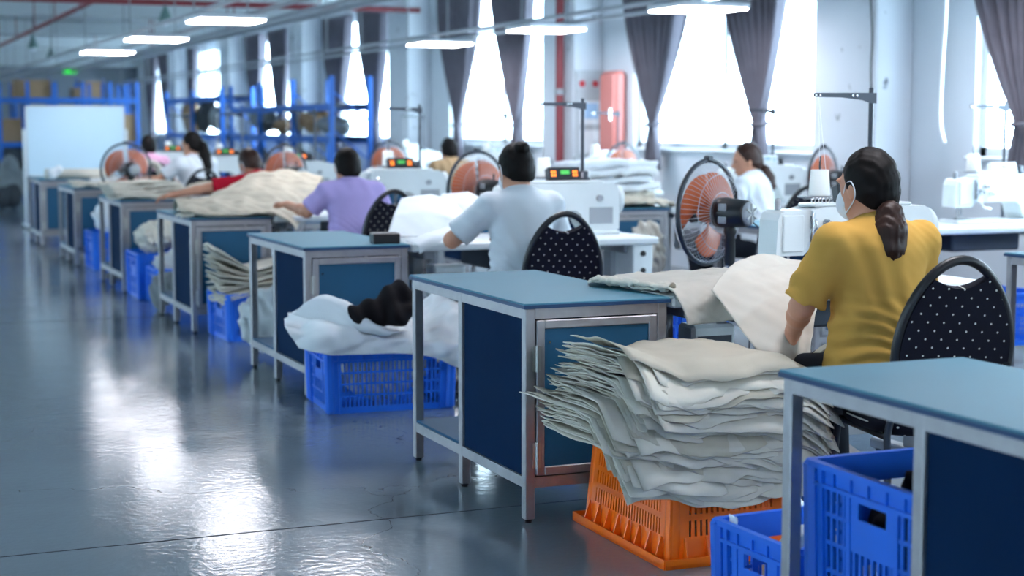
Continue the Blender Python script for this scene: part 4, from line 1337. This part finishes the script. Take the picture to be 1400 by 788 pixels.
# white padding at the third bench
cloth('padding_sheet', [
    [(2.60, 7.84, .770), (2.66, 7.90, .88), (2.73, 7.98, .965)],
    [(2.74, 7.80, .772), (2.80, 7.86, .90), (2.88, 7.94, .985)],
    [(2.86, 7.76, .775), (2.91, 7.80, .88), (2.98, 7.88, .955)],
    [(2.94, 7.70, .770), (2.97, 7.74, .84), (3.02, 7.80, .880)]], 'padding_white',
    'stiff white padding sheet propped up on the bench beside the black box', th=.005, wr=.003, wf=14, crisp=True)
cloth('padding_sheet', [
    [(2.65, 7.68, .762), (2.70, 7.68, .775), (2.78, 7.70, .80)],
    [(2.69, 7.62, .745), (2.78, 7.62, .790), (2.88, 7.66, .83)],
    [(2.70, 7.615, .700), (2.80, 7.60, .760), (2.92, 7.64, .82)]], 'padding_white',
    'white padding flap curling over the bench edge beside the black box', th=.005, wr=.002, wf=14)
cloth('padding_sheet', [
    [(2.92, 8.14, .77), (2.98, 8.18, .90), (3.04, 8.2, .975)],
    [(3.06, 8.10, .77), (3.12, 8.12, .92), (3.18, 8.16, .985)],
    [(3.18, 8.02, .77), (3.23, 8.06, .87), (3.30, 8.10, .92)]], 'padding_white', 'white padding sheet standing behind the propped one at the machine of the white-bloused woman', th=.005, wr=.003, crisp=True)
bx = MB().box(-.07, .07, -.055, .055, 0, .055, bev=.006).build('black_box', 'black_plastic')
bx.location = (2.555, 7.73, .75); bx.rotation_euler = (0, 0, R(-8)); tag(bx, 'small black box on the bench corner beside white padding', 'box')
# crate draped with white padding
cloth('padding_sheet', [
    [(1.93, 7.10, .33), (2.05, 7.05, .30), (2.22, 7.06, .29), (2.40, 7.06, .285), (2.56, 7.05, .26), (2.70, 7.07, .20), (2.76, 7.15, .24)],
    [(1.89, 7.16, .41), (2.05, 7.08, .41), (2.22, 7.07, .39), (2.40, 7.08, .36), (2.56, 7.06, .34), (2.72, 7.06, .33), (2.80, 7.20, .36)],
    [(1.93, 7.34, .43), (2.05, 7.32, .46), (2.22, 7.30, .41), (2.40, 7.28, .36), (2.56, 7.28, .39), (2.72, 7.28, .47), (2.82, 7.36, .46)],
    [(2.00, 7.50, .42), (2.10, 7.52, .44), (2.24, 7.50, .39), (2.40, 7.48, .36), (2.56, 7.48, .40), (2.70, 7.48, .50), (2.80, 7.50, .50)]],
    'padding_white', 'big white padding sheet draped over a blue crate, with black cloth on it', th=.006, mu=60, mv=80, wr=.022, wf=11, seed=6)
cloth('padding_sheet', [
    [(1.94, 7.24, .47), (2.00, 7.20, .53), (2.08, 7.20, .56), (2.14, 7.26, .53)],
    [(2.08, 7.14, .43), (2.12, 7.12, .49), (2.18, 7.13, .52), (2.24, 7.20, .48)],
    [(2.20, 7.07, .40), (2.22, 7.05, .43), (2.26, 7.06, .44), (2.30, 7.12, .42)],
    [(2.34, 7.05, .37), (2.36, 7.03, .385), (2.38, 7.04, .39), (2.42, 7.08, .38)]], 'padding_white', 'white padding strip rolled up at the end of the draped blue crate', th=.006, wr=.004)
cloth('padding_sheet', [
    [(2.24, 7.44, .38), (2.28, 7.42, .44), (2.34, 7.42, .47)],
    [(2.32, 7.40, .38), (2.36, 7.38, .46), (2.42, 7.38, .45)],
    [(2.40, 7.36, .37), (2.46, 7.35, .42), (2.50, 7.36, .40)]], 'canvas_cream', 'small cream offcut beside the black cloth on the draped crate', th=.006, wr=.006)
bc = SDF()
bc.cap((-.14, 0, .04), (-.02, .02, .06), .050, .065, .03); bc.cap((-.02, .0, .06), (.06, .03, .14), .06, .055, .03)
bc.cap((.04, .0, .05), (.12, .05, .11), .060, .05, .03); bc.cap((.02, -.05, .03), (.08, -.05, .05), .05, .04, .03)
bc.disp = lambda G: .010 * np.sin(70 * (G[..., 0] * .8 + G[..., 2] * .5) + 3 * wob(G, 2, 14, 3)) + .006 * wob(G, 5, 30, 4)
o = bc.build('black_cloth', 'black_cloth', None, .009); o.location = (2.35, 7.10, .425)
tag(o, 'crumpled black cloth bundle on white padding over a blue crate', 'fabric')

# fanned bundle on the fourth bench's crate
for i in range(14):
    t = i / 13; rs = np.random.RandomState(400 + i)
    u = np.linspace(-1, 1, 16)[:, None]; v = np.linspace(-1, 1, 10)[None, :]
    X = 2.49 + u * .33 + 0 * v; Y = 10.05 + v * .20 + .02 * np.sin(u * 3 + i)
    lift = np.clip(-u - .2, 0, 1)
    Z = .315 + t * .15 + lift ** 1.2 * (.24 * (t - .42)) + .012 * wob(np.stack([X, Y, 0 * X], -1), 70 + i, 20, 4) + .02 * t * np.sin(u * 4)
    X = X + .04 * lift * (1 - t)
    c = np.array((2.49, 10.05, .315))
    o = MB().sheet(np.stack([X, Y, Z], -1) - c, .008).build('canvas_piece', ('canvas_beige', 'canvas_cream', 'canvas_tan')[i % 3]); o.location = c
    tag(o, 'beige canvas piece in the fanned bundle on a blue crate', 'fabric', 'canvas pieces in the fanned bundle')
# heaps on benches
cloth('canvas_heap', [
    [(2.05, 10.42, .79), (2.25, 10.34, .77), (2.50, 10.32, .77), (2.66, 10.30, .76), (2.80, 10.30, .66)],
    [(2.07, 10.60, .84), (2.28, 10.55, .84), (2.54, 10.52, .85), (2.74, 10.50, .84), (2.90, 10.48, .78)],
    [(2.10, 10.85, .83), (2.34, 10.82, .86), (2.60, 10.80, .95), (2.84, 10.80, .97), (3.06, 10.72, .93)],
    [(2.14, 11.10, .80), (2.40, 11.05, .85), (2.66, 11.00, 1.0), (2.92, 11.0, 1.03), (3.16, 10.92, .98)],
    [(2.20, 11.35, .765), (2.46, 11.3, .80), (2.72, 11.25, .95), (2.98, 11.2, .98), (3.2, 11.1, .90)]], 'canvas_tan',
    'rumpled beige canvas heap spilling off the bench of the woman in lilac', th=.008, mu=70, mv=70, wr=.015, wf=12, seed=21)
for j in range(3):
    cloth('canvas_fold', [[(2.06 + .02 * j + .62 * a, 10.40 + .07 * j + .20 * b, .757 + .022 * j + .012 * math.sin(3.14 * b) + .012 * math.sin(9 * a + j)) for b in (0, .5, 1)] for a in np.linspace(0, 1, 6)],
          'canvas_cream', 'flat folded canvas layer under the heap on the bench of the woman in lilac', th=.018, wr=.004, seed=31 + j, group='folded layers under the canvas heap')
for j in range(5):
    cloth('canvas_fold', [[(2.09 - .01 * j + .60 * a, 13.16 + .05 * j + .55 * b, .760 + .026 * j + .010 * math.sin(6 * a + j) + .01 * math.cos(5 * b)) for b in (0, .33, .66, 1)] for a in np.linspace(0, 1, 6)],
          'canvas_cream', 'thick folded canvas layer in the cream stack on the bench beside the worker in red', th=.024, wr=.006, seed=41 + j, group='folded layers of the cream stack')
cloth('canvas_heap', [[(2.60 + .5 * a, 13.2 + .5 * b, .765 + .11 * math.sin(3.14 * a) * math.sin(1.2 + 1.5 * b)) for b in (0, .33, .66, 1)] for a in np.linspace(0, 1, 6)],
      'canvas_tan', 'loose tan canvas under the stretched arm of the worker in red', wr=.014, wf=22, seed=51)
for j in range(2):
    cloth('canvas_fold', [[(2.16 + .5 * a, 15.95 + .4 * b + .3 * j, .763 + .02 * j + .012 * math.sin(7 * a + j)) for b in (0, .5, 1)] for a in np.linspace(0, 1, 5)],
          'canvas_cream', 'flat cream canvas on the bench of the ponytailed worker in white', th=.022, seed=61 + j, group='cream canvas by the ponytailed worker')
cloth('canvas_heap', [[(2.62 + .45 * a, 15.9 + .4 * b, .765 + .26 * math.sin(3.14 * a) ** .7 * math.sin(.9 + 1.4 * b)) for b in (0, .33, .66, 1)] for a in np.linspace(0, 1, 6)],
      'canvas_cream', 'high rumpled cream canvas heap at the machine of the ponytailed worker', wr=.018, wf=20, seed=66)
o = MB().lathe([(.0, 0), (.055, 0), (.055, .75), (.0, .75)], 16, Matrix.Rotation(R(90), 4, 'Y')).build('canvas_roll', 'canvas_cream'); o.location = (2.2, 18.8, .806)
tag(o, 'cream canvas roll lying on the bench in front of the whiteboard', 'fabric')
o = SDF(); o.cap((0, 0, .05), (.06, 0, .1), .06, .05, .02); o.disp = lambda G: .008 * wob(G, 3, 40, 4)
o = o.build('cloth_wad', 'padding_white', None, .012); o.location = (2.26, 18.62, .76); tag(o, 'small white cloth wad beside the roll in front of the whiteboard', 'fabric')
# cloth in the farther crates, plastic bag
def lump(name, loc, rad, m, label, seed, cat='fabric', amp=.02):
    s = SDF(); rs = np.random.RandomState(seed)
    for k in range(5):
        s.ell((rs.uniform(-.5, .5) * rad[0], rs.uniform(-.5, .5) * rad[1], rad[2] * rs.uniform(.5, .9)), (rad[0] * .6, rad[1] * .6, rad[2] * rs.uniform(.4, .6)), .03)
    s.cut.append(lambda G: .002 - G[..., 2])
    s.disp = lambda G: amp * np.sin(80 * (G[..., 0] + .6 * G[..., 2]) + 3 * wob(G, seed, 25, 3)) * .5 + amp * .6 * wob(G, seed + 1, 60, 5)
    o = s.build(name, m, None, .013); o.location = loc
    return tag(o, label, cat)
lump('cloth_bundle', (2.40, 12.82, .345), (.20, .22, .22), 'canvas_cream', 'cream cloth bundle rising out of the tall blue crate', 3)
lump('plastic_bag', (2.42, 12.30, .24), (.19, .16, .12), 'plastic_film', 'crumpled clear plastic in the short blue crate', 4, 'bag')
lump('cloth_bundle', (2.44, 15.5, .345), (.22, .2, .24), 'padding_white', 'white cloth bundle in the crate near the ponytailed worker', 5)
lump('plastic_bag', (2.27, 9.08, 0), (.15, .15, .30), 'plastic_film', 'crumpled clear plastic bag on the floor behind the third bench', 6, 'bag', .016)
lump('plastic_bag', (2.44, 3.60, .012), (.14, .12, .20), 'plastic_film', 'crumpled clear plastic bag inside the low open blue crate', 7, 'bag', .012)
lump('dark_cloth', (2.44, 3.05, .18), (.19, .21, .27), 'black_cloth', 'dark cloth filling the crate on the nearest workbench shelf', 8)
lump('dust_bag', (2.20, 11.82, 0), (.09, .12, .22), 'sack_grey', 'dark grey bag on the floor beyond the fourth bench', 9, 'bag', .012)
lump('cloth_bundle', (2.40, 7.36, .012), (.24, .17, .26), 'padding_white', 'white cloth bundle inside the crate under the padding', 10)
lump('cloth_bundle', (5.27, 10.10, .012), (.17, .14, .55), 'canvas_beige', 'beige cloth bundle before the canvas-loaded window-side bench', 11)
# stacks on the window-side bench
for j in range(6):
    cloth('canvas_fold', [[(5.06 + .02 * (j % 3) + .62 * a, 10.72 + .05 * (j % 2) + .5 * b, .78 + .055 * j + .012 * math.sin(5 * a + j)) for b in (0, .5, 1)] for a in np.linspace(0, 1, 5)],
          'padding_white' if j > 1 else 'canvas_cream', 'thick folded cloth in the white stack on the canvas-loaded window-side bench', th=.05, wr=.008, seed=81 + j, group='folded cloths of the white stack')
cloth('canvas_heap', [[(5.05 + .66 * a, 10.38 + .32 * b, .765 + .05 * math.sin(3.14 * a) * math.sin(.6 + 1.9 * b)) for b in (0, .33, .66, 1)] for a in np.linspace(0, 1, 6)],
      'canvas_tan', 'rumpled beige canvas along the edge of the loaded window-side bench', th=.02, wr=.014, wf=24, seed=91)

# ------------------------------------------------------------------ whiteboard, racks, stored goods
r = empty('whiteboard', (2.98, 22.0, 0))
MB().box(-.62, .62, -.012, .012, .70, 1.59).build('board', 'whiteboard_white', r)
for (x0, x1, z0, z1) in ((-.64, .64, 1.59, 1.61), (-.64, .64, .68, .70), (-.64, -.62, .68, 1.61), (.62, .64, .68, 1.61)):
    MB().box(x0, x1, -.018, .018, z0, z1).build('frame', 'alu_frame', r)
for sx in (-.66, .66):
    MB().tube([(sx, 0, .06), (sx, 0, 1.30)], .016, 8).build('upright', 'alu_frame', r)
    MB().box(sx - .02, sx + .02, -.28, .28, .03, .06).build('foot', 'alu_frame', r)
    for y in (-.26, .26): MB().lathe([(.018, 0), (.02, .03)], 10, Matrix.Translation((sx, y, 0))).build('caster', 'black_plastic', r)
MB().box(-.55, .55, -.07, -.018, .66, .675).build('pen_tray', 'alu_frame', r)
tag(r, 'white board on a wheeled stand beyond the last bench', 'whiteboard')

def rack(loc, rz, L, D, Hh, levels, label, bays=1):
    r = empty('storage_rack', loc, rz)
    for b in range(bays + 1):
        x = -L / 2 + L * b / bays
        for y in (-D / 2, D / 2):
            MB().box(x - .04, x + .04, y - .035, y + .035, 0, Hh, bev=.004).build('upright', 'rack_blue', r)
        for z in np.arange(.3, Hh - .2, .55):
            MB().tube([(x, -D / 2, z), (x, D / 2, z + .45)], .014, 6).build('brace', 'rack_blue', r)
    for z in levels:
        for y in (-D / 2, D / 2):
            MB().box(-L / 2, L / 2, y - .02, y + .02, z - .10, z, bev=.004).build('beam', 'rack_blue', r)
        MB().box(-L / 2, L / 2, -D / 2, D / 2, z - .02, z + .005).build('deck', 'shelf_dark', r)
    tag(r, label, 'rack')
    return r
rack((4.75, 36.4, 0), 0, 2.9, 1.0, 2.3, (.15, 1.0, 1.95), 'tall blue storage rack behind the whiteboard, before the back wall', 5)
rack((4.4, 39.8, 0), 0, 4.2, 1.0, 2.35, (.15, 1.05, 2.0), 'blue storage rack against the grey back wall', 5)
rack((6.78, 25.1, 0), R(90), 6.2, .56, 2.05, (.15, 1.2, 1.66), 'long blue storage rack along the windows, full of sacks', 3)
rack((6.78, 31.5, 0), R(90), 5.2, .56, 2.05, (.15, 1.2, 1.9), 'farther blue storage rack along the windows', 2)
def carton(x, y, z, sx, sy, sz, label, m='cardboard'):
    r = empty('cardboard_box', (x, y, z))
    MB().box(-sx / 2, sx / 2, -sy / 2, sy / 2, 0, sz, bev=.006).build('carton', m, r)
    MB().box(-sx / 2 - .002, sx / 2 + .002, -.03, .03, sz - .10, sz + .002).build('tape', 'paper_white', r)
    tag(r, label, 'box', 'cartons on the racks')
i = 0
for (x, y, z, sx, sy, sz) in ((3.55, 36.3, 1.005, .42, .6, .5), (4.0, 36.3, 1.955, .75, .6, .38), (5.6, 36.3, 1.005, .5, .6, .5), (6.02, 36.3, 1.005, .3, .6, .6),
                               (3.0, 39.7, 1.055, .6, .6, .55), (4.4, 39.7, 1.055, .7, .6, .5), (5.2, 39.7, 1.055, .5, .6, .6), (4.8, 36.3, 1.005, .6, .6, .4),
                               (5.0, 36.3, 1.955, .3, .5, .22), (5.75, 39.7, 2.005, .5, .6, .4), (4.35, 36.3, .155, .6, .7, .5), (5.3, 36.3, .155, .6, .7, .55)):
    carton(x, y, z, sx, sy, sz, 'brown cardboard carton on a blue rack toward the back wall')
for j, (x, y, z, rx, ry, rz_, m) in enumerate(((6.78, 22.8, 1.207, .21, .5, .21, 'sack_grey'), (6.78, 24.0, 1.207, .21, .6, .30, 'cardboard'), (6.78, 25.6, 1.207, .21, .6, .21, 'cardboard'), (6.78, 27.0, 1.207, .21, .6, .34, 'sack_grey'),
     (6.78, 23.2, .157, .21, .6, .5, 'sack_dark'), (6.78, 24.6, .157, .21, .6, .6, 'sack_dark'), (6.78, 26.0, .157, .21, .6, .55, 'sack_dark'), (6.78, 27.4, .157, .21, .6, .6, 'sack_dark'),
     (6.78, 30.0, 1.207, .21, .7, .45, 'sack_grey'), (6.78, 31.6, 1.207, .21, .7, .5, 'sack_dark'), (6.78, 33.2, 1.207, .21, .7, .5, 'cardboard'), (6.78, 30.4, .157, .21, .8, .6, 'sack_dark'), (6.78, 32.6, .157, .21, .8, .6, 'sack_grey'),
     (3.55, 36.3, .155, .4, .4, .6, 'sack_dark'))):
    lab = {'sack_grey': 'bulging grey sack on a blue storage rack', 'sack_dark': 'bulging dark sack on a low shelf of a blue rack', 'cardboard': 'brown cloth-wrapped bale on the rack along the windows'}[m]
    o = lump('storage_sack', (x, y, z), (rx, ry, rz_), m, lab, 300 + j, 'sack', .015); o['group'] = 'sacks on the racks'
for j, (x, y, rx, ry, hh, m) in enumerate(((2.85, 29.2, .28, .35, .45, 'sack_grey'), (3.05, 30.6, .3, .35, .6, 'sack_grey'), (2.62, 27.4, .2, .25, .35, 'sack_dark'))):
    o = lump('storage_sack', (x, y, 0), (rx, ry, hh), m, 'stuffed sack standing on the floor left of the whiteboard', 340 + j, 'sack', .015); o['group'] = 'floor sacks by the whiteboard'

cloth('ribbon', [[(2.215 + .002 * k, 3.74, z), (2.215 + .002 * k, 3.70, z)] for k, z in enumerate((.285, .278, .25, .21, .19))], 'padding_white',
      'short white ribbon tied to the rim of the low open blue crate', th=.003, mu=16, mv=4, wr=.004, seed=7)
